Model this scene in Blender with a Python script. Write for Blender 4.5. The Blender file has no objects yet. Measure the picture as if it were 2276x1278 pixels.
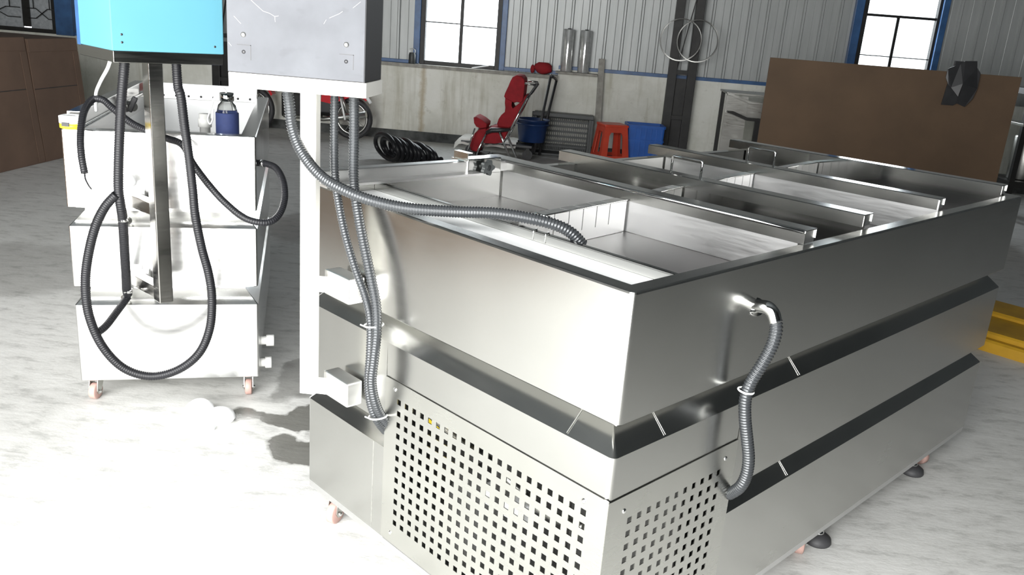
import bpy, bmesh, math, random
from mathutils import Vector, Matrix
random.seed(7)
R = math.radians
SC = bpy.context.scene
COL = SC.collection

# ------------------------------------------------------------------ camera
CAM = Vector((0.0, 0.0, 1.502))
RIGHT = Vector((0.9926, 0.0958, 0.0745))
DOWN = Vector((0.0995, -0.2872, -0.9527))
FWD = Vector((-0.0699, 0.9531, -0.2946))
FPX = 1893.05
cd = bpy.data.cameras.new('camera'); cam = bpy.data.objects.new('camera', cd); COL.objects.link(cam)
fw = FWD.normalized(); rt = (RIGHT - fw * RIGHT.dot(fw)).normalized(); up = rt.cross(fw)
mw = Matrix((rt, up, -fw)).transposed().to_4x4(); mw.translation = CAM
cam.matrix_world = mw
cd.sensor_fit = 'HORIZONTAL'; cd.sensor_width = 36.0; cd.lens = FPX / 2276 * 36.0
cd.clip_start = 0.05; cd.clip_end = 200
SC.camera = cam

# ------------------------------------------------------------------ sky, daylight, exposure
SC.view_settings.view_transform = 'Standard'; SC.view_settings.look = 'None'
SC.view_settings.gamma = 1.0; SC.view_settings.use_curve_mapping = False
SC.view_settings.exposure = 0.2
w = bpy.data.worlds.new('overcast_sky'); SC.world = w; w.use_nodes = True
w.node_tree.nodes['Background'].inputs[0].default_value = (0.93, 0.97, 1.0, 1)
w.node_tree.nodes['Background'].inputs[1].default_value = 4.0
def area(name, loc, rot, sx, sy, power, col=(1, 1, 1)):
    l = bpy.data.lights.new(name, 'AREA'); l.shape = 'RECTANGLE'; l.size = sx; l.size_y = sy
    l.energy = power; l.color = col
    o = bpy.data.objects.new(name, l); COL.objects.link(o); o.location = loc; o.rotation_euler = rot
    return o
# daylight pouring in through the wide open doorway behind the photographer
area('doorway_daylight', (-1.65, -0.62, 1.45), (R(90), 0, 0), 4.3, 2.8, 560, (1.0, 0.99, 0.97))
# daylight through the windows of the back wall
area('window_daylight', (-1.66, 10.86, 1.75), (R(90), 0, R(180)), 0.8, 1.4, 25, (0.95, 0.98, 1))
area('window_daylight', (3.48, 10.86, 1.85), (R(90), 0, R(180)), 0.7, 1.6, 25, (0.95, 0.98, 1))

# ------------------------------------------------------------------ helpers
def at(x, y, Y):
    """world point on the vertical plane Y seen at photo position x, y"""
    d = rt * ((x - 1138) / FPX) - up * ((y - 639) / FPX) + fw
    return CAM + d * ((Y - CAM.y) / d.y)
def atz(x, y, z):
    d = rt * ((x - 1138) / FPX) - up * ((y - 639) / FPX) + fw
    return CAM + d * ((z - CAM.z) / d.z)

class MB:
    def __init__(s): s.bm = bmesh.new()
    def v(s, p): return s.bm.verts.new(p)
    def face(s, pts):
        try: return s.bm.faces.new([s.v(p) for p in pts])
        except ValueError: return None
    def box(s, lo, hi, bevel=0.0, M=None):
        x0, y0, z0 = lo; x1, y1, z1 = hi
        vs = [s.v(p) for p in ((x0,y0,z0),(x1,y0,z0),(x1,y1,z0),(x0,y1,z0),(x0,y0,z1),(x1,y0,z1),(x1,y1,z1),(x0,y1,z1))]
        fs = [s.bm.faces.new([vs[i] for i in q]) for q in ((0,3,2,1),(4,5,6,7),(0,1,5,4),(1,2,6,5),(2,3,7,6),(3,0,4,7))]
        if bevel > 0:
            es = list({e for f in fs for e in f.edges})
            r = bmesh.ops.bevel(s.bm, geom=es, offset=bevel, segments=2, affect='EDGES', profile=0.6)
            vs = list({v for f in r['faces'] for v in f.verts} | {v for v in vs if v.is_valid})
        if M is not None:
            vset = set(v for v in vs if v.is_valid)
            for v in vset: v.co = M @ v.co
        return s
    def bar(s, a, b, wx, wz, upv=(0,0,1), bevel=0.0):
        a = Vector(a); b = Vector(b); d = b - a; L = d.length
        y = d.normalized(); u = Vector(upv); x = y.cross(u)
        if x.length < 1e-5: x = y.cross(Vector((1,0,0)))
        x.normalize(); z = x.cross(y)
        M = Matrix((x, y, z)).transposed().to_4x4(); M.translation = a
        return s.box((-wx/2, 0, -wz/2), (wx/2, L, wz/2), bevel, M)
    def tube(s, pts, r, n=10, cap=True, closed=False):
        pts = [Vector(p) for p in pts]; N = len(pts)
        rr = r if isinstance(r, (list, tuple)) else [r]*N
        rings = []; prev = None
        for i, p in enumerate(pts):
            if closed: t = pts[(i+1) % N] - pts[i-1]
            else: t = pts[min(i+1, N-1)] - pts[max(i-1, 0)]
            if t.length < 1e-9: t = Vector((0,0,1))
            t.normalize()
            if prev is None:
                x = t.orthogonal().normalized()
            else:
                x = prev - t * prev.dot(t)
                if x.length < 1e-6: x = t.orthogonal()
                x.normalize()
            prev = x; y = t.cross(x)
            rings.append([s.v(p + (x*math.cos(2*math.pi*k/n) + y*math.sin(2*math.pi*k/n))*rr[i]) for k in range(n)])
        M = N if closed else N-1
        for i in range(M):
            a = rings[i]; b = rings[(i+1) % N]
            for k in range(n):
                f = s.bm.faces.new((a[k], a[(k+1)%n], b[(k+1)%n], b[k])); f.smooth = True
        if cap and not closed:
            s.bm.faces.new(rings[0][::-1]); s.bm.faces.new(rings[-1])
        return s
    def lathe(s, prof, n=20, M=None, smooth=True):
        rings = []
        for r, z in prof:
            if r < 1e-6: rings.append([s.v((0,0,z))])
            else: rings.append([s.v((r*math.cos(2*math.pi*k/n), r*math.sin(2*math.pi*k/n), z)) for k in range(n)])
        for a, b in zip(rings, rings[1:]):
            for k in range(n):
                if len(a) == 1 and len(b) == 1: continue
                if len(a) == 1: f = s.bm.faces.new((a[0], b[(k+1)%n], b[k]))
                elif len(b) == 1: f = s.bm.faces.new((a[k], a[(k+1)%n], b[0]))
                else: f = s.bm.faces.new((a[k], a[(k+1)%n], b[(k+1)%n], b[k]))
                f.smooth = smooth
        if M is not None:
            for r_ in rings:
                for v in r_: v.co = M @ v.co
        return s
    def prism(s, poly, d0, d1, axis='y', M=None):
        """polygon given in the plane across axis, extruded from d0 to d1"""
        def P(a, b, d):
            return {'x': (d, a, b), 'y': (a, d, b), 'z': (a, b, d)}[axis]
        A = [s.v(P(a, b, d0)) for a, b in poly]; B = [s.v(P(a, b, d1)) for a, b in poly]
        n = len(poly)
        fs = [s.bm.faces.new(A[::-1]), s.bm.faces.new(B)]
        for k in range(n): fs.append(s.bm.faces.new((A[k], A[(k+1)%n], B[(k+1)%n], B[k])))
        if M is not None:
            for v in A + B: v.co = M @ v.co
        return s
    def sweep(s, path, prof, closed, r=0.0, seg=6):
        """profile of (inset, z) carried along a plan path; inset goes to the path's left, corners mitred and rounded"""
        n = len(path); P = [Vector((p[0], p[1])) for p in path]; rows = []
        for d, z in prof:
            Q = []
            for i in range(n):
                if closed or 0 < i < n-1:
                    d0 = (P[i] - P[i-1]).normalized(); d1 = (P[(i+1) % n] - P[i]).normalized()
                    n0 = Vector((-d0.y, d0.x)); n1 = Vector((-d1.y, d1.x)); m = (n0+n1).normalized()
                    Q.append(P[i] + m*(d/max(0.3, m.dot(n0))))
                else:
                    dd = (P[1]-P[0]).normalized() if i == 0 else (P[-1]-P[-2]).normalized()
                    Q.append(P[i] + Vector((-dd.y, dd.x))*d)
            if r > 0:
                rr = max(r-d, 0.0006); O_ = []
                for i in range(n):
                    if not closed and i in (0, n-1): O_.append(Q[i]); continue
                    a = (Q[i-1]-Q[i]).normalized(); b = (Q[(i+1) % n]-Q[i]).normalized()
                    s0 = Q[i]+a*rr; e0 = Q[i]+b*rr; c = Q[i]+(a+b)*rr
                    for k in range(seg+1):
                        v = (s0-c).lerp(e0-c, k/seg); O_.append(c + v.normalized()*rr)
                Q = O_
            rows.append([s.v((q.x, q.y, z)) for q in Q])
        for a, b in zip(rows, rows[1:]):
            N_ = len(a)
            for i in range(N_ if closed else N_-1):
                j = (i+1) % N_
                s.bm.faces.new((a[i], a[j], b[j], b[i]))
        return s
    def blob(s, c, r, sub=2, jit=0.0, seed=0, scale=(1,1,1)):
        rnd = random.Random(seed)
        g = bmesh.ops.create_icosphere(s.bm, subdivisions=sub, radius=1.0)
        for v in g['verts']:
            k = 1 + rnd.uniform(-jit, jit)
            v.co = Vector((c[0]+v.co.x*r*scale[0]*k, c[1]+v.co.y*r*scale[1]*k, c[2]+v.co.z*r*scale[2]*k))
            for f in v.link_faces: f.smooth = True
        return s
    def build(s, name, mat, parent=None, loc=None, rz=None, recalc=True):
        if recalc: bmesh.ops.recalc_face_normals(s.bm, faces=s.bm.faces[:])
        me = bpy.data.meshes.new(name); s.bm.to_mesh(me); s.bm.free()
        o = bpy.data.objects.new(name, me); COL.objects.link(o)
        if mat is not None: me.materials.append(mat)
        if parent is not None: o.parent = parent
        if loc is not None: o.location = loc
        if rz is not None: o.rotation_euler = (0, 0, rz)
        return o

def tag(o, label=None, cat=None, group=None, kind=None):
    if label: o['label'] = label
    if cat: o['category'] = cat
    if group: o['group'] = group
    if kind: o['kind'] = kind
    return o
def thing(name, label, cat, loc=(0,0,0), rz=0.0, group=None):
    o = bpy.data.objects.new(name, None); COL.objects.link(o)
    o.location = loc; o.rotation_euler = (0, 0, rz); o.empty_display_size = 0.05
    return tag(o, label, cat, group)
def struct(name, label=None):
    o = bpy.data.objects.new(name, None); COL.objects.link(o); o.empty_display_size = 0.05
    o['kind'] = 'structure'
    if label: o['label'] = label
    return o
def inst(src, parent, M):
    c = src.copy(); COL.objects.link(c); c.parent = parent; c.matrix_local = M
    return c
def copy_tree(o, parent=None):
    c = o.copy(); COL.objects.link(c); c.parent = parent
    for ch in list(o.children): copy_tree(ch, c)
    return c
def spline(pts, per=12):
    P = [Vector(p) for p in pts]; out = []
    for i in range(len(P)-1):
        p0 = P[max(i-1,0)]; p1 = P[i]; p2 = P[i+1]; p3 = P[min(i+2,len(P)-1)]
        for k in range(per):
            t = k/per; t2 = t*t; t3 = t2*t
            out.append(0.5*((2*p1)+(p2-p0)*t+(2*p0-5*p1+4*p2-p3)*t2+(3*p1-p0-3*p2+p3)*t3))
    out.append(P[-1]); return out
def resample(pts, step):
    out = [pts[0]]; acc = 0.0; prev = pts[0]
    for p in pts[1:]:
        d = (p-prev).length
        while acc + d >= step:
            t = (step-acc)/d; prev = prev.lerp(p, t); out.append(prev.copy()); d = (p-prev).length; acc = 0.0
        acc += d; prev = p
    return out
def conduit_mesh(mb, ctrl, r, pitch=0.0072, n=12, dep=0.86):
    pts = resample(spline(ctrl, 16), pitch/4)
    rad = [r*(1.0 if i % 4 in (0, 1) else dep) for i in range(len(pts))]
    return mb.tube(pts, rad, n)

# ------------------------------------------------------------------ materials
def newmat(name):
    m = bpy.data.materials.new(name); m.use_nodes = True
    nt = m.node_tree; return m, nt, nt.nodes['Principled BSDF']
def N(nt, kind, **kw):
    n = nt.nodes.new(kind)
    for k, v in kw.items(): setattr(n, k, v)
    return n
def mapping(nt, scale=(1,1,1), coord='Object'):
    tc = N(nt, 'ShaderNodeTexCoord'); mp = N(nt, 'ShaderNodeMapping')
    mp.inputs['Scale'].default_value = scale
    nt.links.new(tc.outputs[coord], mp.inputs['Vector']); return mp.outputs['Vector']
def noise(nt, vec, scale, detail=4, rough=0.55):
    n = N(nt, 'ShaderNodeTexNoise'); n.inputs['Scale'].default_value = scale
    n.inputs['Detail'].default_value = detail; n.inputs['Roughness'].default_value = rough
    nt.links.new(vec, n.inputs['Vector']); return n.outputs['Fac']
def ramp(nt, fac, stops):
    r = N(nt, 'ShaderNodeValToRGB'); e = r.color_ramp.elements
    while len(e) < len(stops): e.new(0.5)
    for el, (p, c) in zip(e, stops):
        el.position = p; el.color = (*c, 1) if len(c) == 3 else c
    nt.links.new(fac, r.inputs['Fac']); return r.outputs['Color']
def mrange(nt, fac, a, b, c, d):
    r = N(nt, 'ShaderNodeMapRange'); r.inputs[1].default_value = a; r.inputs[2].default_value = b
    r.inputs[3].default_value = c; r.inputs[4].default_value = d
    nt.links.new(fac, r.inputs[0]); return r.outputs[0]
def mixc(nt, fac, a, b, mode='MIX'):
    m = N(nt, 'ShaderNodeMix', data_type='RGBA', blend_type=mode)
    for sock, val in ((m.inputs[0], fac), (m.inputs[6], a), (m.inputs[7], b)):
        if hasattr(val, 'links') or hasattr(val, 'node'): nt.links.new(val, sock)
        elif isinstance(val, (int, float)): sock.default_value = val
        else: sock.default_value = (*val, 1)
    return m.outputs[2]
def bump(nt, bs, h, strength=0.2, dist=0.01):
    b = N(nt, 'ShaderNodeBump'); b.inputs['Strength'].default_value = strength; b.inputs['Distance'].default_value = dist
    nt.links.new(h, b.inputs['Height']); nt.links.new(b.outputs[0], bs.inputs['Normal'])
def plain(name, col, rough=0.5, metal=0.0, var=0.12, vs=6.0, bmp=0.0, bscale=80, coat=0.0, spec=0.5):
    m, nt, bs = newmat(name); vec = mapping(nt)
    f = noise(nt, vec, vs)
    lo = tuple(max(0, c*(1-var)) for c in col); hi = tuple(min(1, c*(1+var)) for c in col)
    nt.links.new(ramp(nt, f, [(0.3, lo), (0.7, hi)]), bs.inputs['Base Color'])
    bs.inputs['Roughness'].default_value = rough; bs.inputs['Metallic'].default_value = metal
    bs.inputs['Specular IOR Level'].default_value = spec
    if coat: bs.inputs['Coat Weight'].default_value = coat
    if bmp: bump(nt, bs, noise(nt, vec, bscale, 3), bmp, 0.002)
    return m
def steel(name, col=(0.62,0.62,0.60), r0=0.2, r1=0.32, brush=(3,3,40), wob=0.03):
    m, nt, bs = newmat(name)
    g = noise(nt, mapping(nt, brush), 3.0, 3)
    big = noise(nt, mapping(nt), 2.2, 3)
    nt.links.new(mixc(nt, mrange(nt, big, 0.35, 0.7, 0, 1), tuple(c*0.93 for c in col), col), bs.inputs['Base Color'])
    rr = N(nt, 'ShaderNodeMath', operation='ADD')
    nt.links.new(mrange(nt, g, 0.2, 0.8, r0, r1), rr.inputs[0]); nt.links.new(mrange(nt, big, 0.3, 0.75, -0.03, 0.06), rr.inputs[1])
    nt.links.new(rr.outputs[0], bs.inputs['Roughness'])
    bs.inputs['Metallic'].default_value = 1.0
    if wob: bump(nt, bs, noise(nt, mapping(nt), 3.5, 1), wob, 0.03)
    return m

MT = {}
MT['steel'] = steel('brushed_stainless', col=(0.50,0.50,0.48), r0=0.20, r1=0.235)
MT['steel_top'] = steel('polished_stainless', r0=0.07, r1=0.14, wob=0.02)
MT['steel_plate'] = steel('satin_stainless', col=(0.66,0.66,0.66), r0=0.30, r1=0.42)
MT['steel_post'] = steel('mirror_stainless', col=(0.55,0.54,0.52), r0=0.10, r1=0.2)
MT['steel_white'] = steel('bright_stainless', col=(0.78,0.78,0.77), r0=0.30, r1=0.42)
MT['perf'] = steel('perforated_stainless', col=(0.54,0.54,0.51), r0=0.25, r1=0.28)
MT['dark_in'] = plain('dark_interior', (0.10,0.10,0.095), 0.7)
MT['chrome'] = steel('chrome', col=(0.75,0.75,0.74), r0=0.05, r1=0.1)
MT['zinc'] = steel('zinc_plated', col=(0.55,0.55,0.52), r0=0.25, r1=0.4)
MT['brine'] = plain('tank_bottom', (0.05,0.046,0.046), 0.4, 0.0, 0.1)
MT['foam'] = plain('white_insulation', (0.93,0.94,0.94), 0.6, 0, 0.03)
MT['white_paint'] = plain('white_paint', (0.86,0.85,0.80), 0.4, 0, 0.04, 5)
MT['conduit'] = plain('grey_conduit', (0.036,0.039,0.042), 0.27, 0.3, 0.1)
MT['black_hose'] = plain('black_hose', (0.011,0.0112,0.013), 0.42, 0, 0.15, spec=0.28)
MT['rubber'] = plain('black_rubber', (0.03,0.03,0.032), 0.6, 0, 0.2)
MT['black_plastic'] = plain('black_plastic', (0.025,0.025,0.027), 0.4, 0, 0.2)
MT['grey_plastic'] = plain('dark_grey_plastic', (0.04,0.045,0.045), 0.45, 0, 0.15)
MT['tie'] = plain('white_nylon', (0.85,0.86,0.85), 0.4, 0, 0.03)
MT['pvc'] = plain('white_pvc', (0.82,0.82,0.79), 0.35, 0, 0.04)
MT['pink_wheel'] = plain('pink_wheel', (0.36,0.23,0.20), 0.55, 0, 0.15, 20)
MT['blue_box'] = plain('light_blue_paint', (0.085,0.24,0.305), 0.45, 0, 0.03, 3, spec=0.15)
MT['blue_trim'] = plain('blue_paint', (0.035,0.10,0.24), 0.4, 0, 0.25, 8)
MT['dark_steel'] = plain('dark_painted_steel', (0.014,0.0135,0.013), 0.5, 0.2, 0.4, 9, 0.2)
MT['red_fabric'] = plain('red_fabric', (0.27,0.008,0.014), 0.85, 0, 0.2, 12, 0.3, 300)
MT['red_plastic'] = plain('orange_red_plastic', (0.55,0.06,0.03), 0.4, 0, 0.12, 6)
MT['red_paint'] = plain('red_paint', (0.55,0.02,0.03), 0.2, 0, 0.1, 6, coat=0.5)
MT['blue_plastic'] = plain('blue_plastic', (0.012,0.10,0.42), 0.4, 0, 0.15, 6)
MT['navy'] = plain('navy_fabric', (0.025,0.04,0.13), 0.75, 0, 0.2, 20, 0.2, 250)
MT['yellow'] = plain('yellow_paint', (0.45,0.25,0.012), 0.45, 0, 0.2, 5)
MT['yellow_tape'] = plain('yellow_tape', (0.85,0.62,0.02), 0.4, 0, 0.05)
MT['white_rag'] = plain('white_sheet', (0.80,0.79,0.74), 0.8, 0, 0.06, 10)
MT['wood_grey'] = plain('grey_timber', (0.30,0.29,0.26), 0.8, 0, 0.25, 14)
MT['brown_board'] = plain('brown_hardboard', (0.105,0.065,0.037), 0.75, 0, 0.16, 2.2, 0.1, 200)
MT['cardboard'] = plain('brown_cardboard', (0.105,0.064,0.043), 0.85, 0, 0.16, 3.0)
MT['foil'] = plain('clear_film_roll', (0.62,0.63,0.62), 0.12, 0.6, 0.12, 30)
MT['weld'] = plain('weld_seam', (0.5,0.5,0.48), 0.35, 0.9, 0.2, 60)
MT['steel_small'] = steel('bright_annealed_stainless', col=(0.78,0.78,0.77), r0=0.15, r1=0.2)
MT['hoop'] = steel('strap_steel', col=(0.22,0.22,0.21), r0=0.3, r1=0.4)
MT['navy_plastic'] = plain('navy_plastic', (0.008,0.03,0.11), 0.4, 0, 0.2, 6)

def m_grey_paint():
    m, nt, bs = newmat('grey_cabinet_paint'); vec = mapping(nt)
    f = noise(nt, vec, 9, 5)
    base = ramp(nt, f, [(0.3, (0.072,0.075,0.082)), (0.7, (0.092,0.096,0.105))])
    sm = noise(nt, mapping(nt, (1,1,1.8)), 14, 3)
    base = mixc(nt, mrange(nt, sm, 0.62, 0.75, 0, 0.35), base, (0.050,0.050,0.055))
    nt.links.new(base, bs.inputs['Base Color']); bs.inputs['Roughness'].default_value = 0.6; bs.inputs['Specular IOR Level'].default_value = 0.15
    return m
MT['grey_paint'] = m_grey_paint()
MT['charcoal'] = plain('charcoal_paint', (0.014,0.0145,0.0165), 0.5, 0, 0.1)
MT['scratch'] = plain('bare_scratch', (0.20,0.20,0.205), 0.5, 0, 0.05)

def m_concrete():
    m, nt, bs = newmat('concrete_floor'); vec = mapping(nt)
    big = noise(nt, vec, 0.55, 6, 0.6); fine = noise(nt, mapping(nt, (1, 2.2, 1)), 7, 8, 0.7); gr = noise(nt, vec, 90, 2)
    c = ramp(nt, big, [(0.3, (0.42,0.42,0.40)), (0.68, (0.64,0.64,0.62))])
    c = mixc(nt, mrange(nt, fine, 0.40, 0.72, 0.0, 0.55), c, (0.70,0.70,0.68))
    c = mixc(nt, mrange(nt, fine, 0.47, 0.28, 0.0, 0.7), c, (0.24,0.24,0.23))
    # damp stains: places on the floor with ragged outlines
    tc = N(nt, 'ShaderNodeTexCoord'); wob = N(nt, 'ShaderNodeTexNoise'); wob.inputs['Scale'].default_value = 4.5; wob.inputs['Detail'].default_value = 5
    nt.links.new(tc.outputs['Object'], wob.inputs['Vector'])
    va = N(nt, 'ShaderNodeVectorMath', operation='MULTIPLY_ADD'); va.inputs[1].default_value = (0.42,0.42,0); va.inputs[2].default_value = (-0.21,-0.21,0)
    nt.links.new(wob.outputs['Color'], va.inputs[0])
    pos = N(nt, 'ShaderNodeVectorMath', operation='ADD'); nt.links.new(tc.outputs['Object'], pos.inputs[0]); nt.links.new(va.outputs[0], pos.inputs[1])
    wet = None
    for (cx, cy, rx, ry, amt) in ((-1.02,2.86,0.20,0.085,0.85),(-0.86,2.66,0.17,0.10,0.85),(-1.95,5.9,0.28,0.5,0.45),(-1.03,3.30,0.16,0.25,0.55),(-3.2,4.3,0.7,0.5,0.3)):
        mp = N(nt, 'ShaderNodeMapping', vector_type='TEXTURE'); mp.inputs['Location'].default_value = (cx,cy,0); mp.inputs['Scale'].default_value = (rx,ry,50)
        nt.links.new(pos.outputs[0], mp.inputs['Vector'])
        ln = N(nt, 'ShaderNodeVectorMath', operation='LENGTH'); nt.links.new(mp.outputs[0], ln.inputs[0])
        v = mrange(nt, ln.outputs['Value'], 1.08, 0.9, 0, amt)
        if wet is None: wet = v
        else:
            mx = N(nt, 'ShaderNodeMath', operation='MAXIMUM'); nt.links.new(wet, mx.inputs[0]); nt.links.new(v, mx.inputs[1]); wet = mx.outputs[0]
    c = mixc(nt, wet, c, (0.085,0.082,0.070))
    nt.links.new(c, bs.inputs['Base Color'])
    nt.links.new(mrange(nt, wet, 0, 0.85, 0.62, 0.22), bs.inputs['Roughness'])
    bump(nt, bs, fine, 0.25, 0.01)
    return m
MT['concrete'] = m_concrete()

def m_plaster():
    m, nt, bs = newmat('whitewashed_plaster'); vec = mapping(nt)
    big = noise(nt, vec, 1.6, 6, 0.65); streak = noise(nt, mapping(nt, (7, 7, 0.55)), 1.4, 5, 0.6); sp = noise(nt, vec, 9, 6, 0.7)
    c = ramp(nt, big, [(0.25, (0.54,0.54,0.46)), (0.55, (0.76,0.76,0.70)), (0.8, (0.84,0.84,0.80))])
    c = mixc(nt, mrange(nt, streak, 0.52, 0.72, 0, 0.5), c, (0.36,0.34,0.24))
    c = mixc(nt, mrange(nt, sp, 0.60, 0.76, 0, 0.5), c, (0.30,0.29,0.23))
    # rust run under the window corner
    tc = N(nt, 'ShaderNodeTexCoord'); sx = N(nt, 'ShaderNodeSeparateXYZ'); nt.links.new(tc.outputs['Object'], sx.inputs[0])
    ad = N(nt, 'ShaderNodeMath', operation='MULTIPLY_ADD'); nt.links.new(sp, ad.inputs[0]); ad.inputs[1].default_value = 0.10; nt.links.new(sx.outputs['X'], ad.inputs[2])
    d = N(nt, 'ShaderNodeMath', operation='SUBTRACT'); nt.links.new(ad.outputs[0], d.inputs[0]); d.inputs[1].default_value = -2.05
    ab = N(nt, 'ShaderNodeMath', operation='ABSOLUTE'); nt.links.new(d.outputs[0], ab.inputs[0])
    c = mixc(nt, mrange(nt, ab.outputs[0], 0.05, 0.005, 0, 0.6), c, (0.34,0.25,0.11))
    nt.links.new(c, bs.inputs['Base Color']); bs.inputs['Roughness'].default_value = 0.9
    bump(nt, bs, sp, 0.3, 0.01)
    return m
MT['plaster'] = m_plaster()
def m_clad():
    m, nt, bs = newmat('painted_steel_cladding')
    f = noise(nt, mapping(nt, (6,6,0.7)), 2.0, 5)
    nt.links.new(ramp(nt, f, [(0.3, (0.34,0.355,0.35)), (0.7, (0.42,0.435,0.43))]), bs.inputs['Base Color'])
    bs.inputs['Roughness'].default_value = 0.45; bs.inputs['Metallic'].default_value = 0.25
    return m
MT['clad'] = m_clad()
MT['roof'] = plain('roof_sheet', (0.085,0.095,0.10), 0.7, 0, 0.15, 1.0)
MT['skirting'] = plain('tarred_skirting', (0.085,0.09,0.088), 0.85, 0, 0.5, 7)
def m_glass():
    m = bpy.data.materials.new('window_glass'); m.use_nodes = True; nt = m.node_tree; nt.nodes.clear()
    out = N(nt, 'ShaderNodeOutputMaterial'); mx = N(nt, 'ShaderNodeMixShader'); tr = N(nt, 'ShaderNodeBsdfTransparent'); gl = N(nt, 'ShaderNodeBsdfGlossy')
    tr.inputs[0].default_value = (0.93,0.95,0.96,1); gl.inputs['Roughness'].default_value = 0.03; mx.inputs[0].default_value = 0.06
    nt.links.new(tr.outputs[0], mx.inputs[1]); nt.links.new(gl.outputs[0], mx.inputs[2]); nt.links.new(mx.outputs[0], out.inputs[0])
    return m
MT['glass'] = m_glass()
def m_bottle():
    m, nt, bs = newmat('clear_bottle_glass'); bs.inputs['Transmission Weight'].default_value = 1.0; bs.inputs['Roughness'].default_value = 0.03
    bs.inputs['IOR'].default_value = 1.3; bs.inputs['Base Color'].default_value = (0.95,0.97,0.97,1)
    return m
MT['bottle_glass'] = m_bottle()
def m_frost():
    m, nt, bs = newmat('dusty_pattern_glass'); f = noise(nt, mapping(nt), 22, 6, 0.7)
    nt.links.new(ramp(nt, f, [(0.3, (0.26,0.28,0.30)), (0.7, (0.46,0.48,0.50))]), bs.inputs['Base Color']); bs.inputs['Roughness'].default_value = 0.35
    return m
MT['frost'] = m_frost()
MT['spec'] = plain('wheel_grey', (0.30,0.30,0.28), 0.5, 0.3)
# ================================================================== THE SETTING
YW = 10.77
tag(MB().box((-9.6,-6.5,-0.12),(8.2,11.2,0.0)).build('floor', MT['concrete']), 'bare stained concrete workshop floor', kind='structure')

wall_back = MB().box((-9.4,YW,0),(-0.43,YW+0.22,0.945)).box((-0.43,YW,0),(7.6,YW+0.22,1.02)).build('wall_back', MT['plaster'])
tag(wall_back, 'dirty whitewashed low wall with ribbed steel sheeting above', kind='structure')
tag(MB().box((-9.4,YW-0.012,0),(7.6,YW-0.001,0.115)).build('baseboard_back', MT['skirting']), 'tarred dark band along the foot of the wall', kind='structure')

# ribbed cladding sheets, each sheet a piece of the back wall
def clad_mesh(width, z0, z1):
    prof = []; x = 0.0; p = 0.22
    n = max(1, round(width/p)); p = width/n
    for k in range(n):
        b = k*p
        prof += [(b, 0.0), (b+p*0.42, 0.0), (b+p*0.44, 0.003), (b+p*0.46, 0.0), (b+p*0.80, 0.0), (b+p*0.85, -0.022), (b+p*0.95, -0.022)]
    prof.append((width, 0.0))
    mb = MB(); A = [mb.v((a, y, z0)) for a, y in prof]; B = [mb.v((a, y, z1)) for a, y in prof]
    for i in range(len(prof)-1): mb.bm.faces.new((A[i], A[i+1], B[i+1], B[i]))
    return mb
def clad(x0, x1, z0, z1):
    n = max(1, round((x1-x0)/0.88)); wdt = (x1-x0)/n
    first = None
    for k in range(n):
        if first is None: first = clad_mesh(wdt, z0, z1).build('cladding_sheet', MT['clad'], wall_back, recalc=False); o = first
        else: o = first.copy(); COL.objects.link(o); o.parent = wall_back
        o.location = (x0 + k*wdt, YW+0.05, 0)
EAVE = 3.3
clad(-6.64, -2.20, 0.94, EAVE); clad(-1.13, 3.04, 0.94, EAVE); clad(3.95, 7.6, 1.0, EAVE)
clad(-9.4, -8.6, 0.94, EAVE); clad(-8.6, -6.64, 2.45, EAVE); clad(-2.20, -1.13, 2.5, EAVE); clad(3.04, 3.98, 2.6, EAVE)
clad(3.04, 3.98, 1.0, 1.10)

# blue flashing and window jambs
n_trim = [0]
def trim(lo, hi, mat, label):
    n_trim[0] += 1
    tag(MB().box(lo, hi, 0.004).build('trim_%d' % n_trim[0], mat), label, kind='structure')
trim((-6.64,YW-0.005,0.945),(-2.22,YW+0.04,0.985), MT['blue_trim'], 'blue flashing strip under the sheeting left of the middle window')
trim((-0.43,YW-0.005,1.02),(3.04,YW+0.04,1.062), MT['blue_trim'], 'blue flashing strip under the sheeting right of the film rolls')
trim((-1.12,YW-0.005,0.955),(-0.43,YW+0.04,0.995), MT['blue_trim'], 'blue flashing strip beside the middle window')
trim((-2.24,YW-0.01,0.95),(-2.165,YW+0.10,2.52), MT['blue_trim'], 'blue left jamb of the middle window')
trim((-1.165,YW-0.01,0.95),(-1.10,YW+0.10,2.52), MT['blue_trim'], 'blue right jamb of the middle window')
trim((2.955,YW-0.02,1.0),(3.05,YW+0.10,2.62), MT['blue_trim'], 'blue left jamb of the right window')
trim((3.93,YW-0.02,1.0),(4.0,YW+0.10,2.62), MT['blue_trim'], 'blue right jamb of the right window')
trim((-6.86,YW-0.03,0.94),(-6.63,YW+0.10,2.5), MT['blue_trim'], 'blue jamb beside the grilled window')
trim((-2.9,YW-0.09,0.905),(-0.43,YW+0.02,0.945), MT['wood_grey'], 'dark weathered sill ledge under the middle window')

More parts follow.
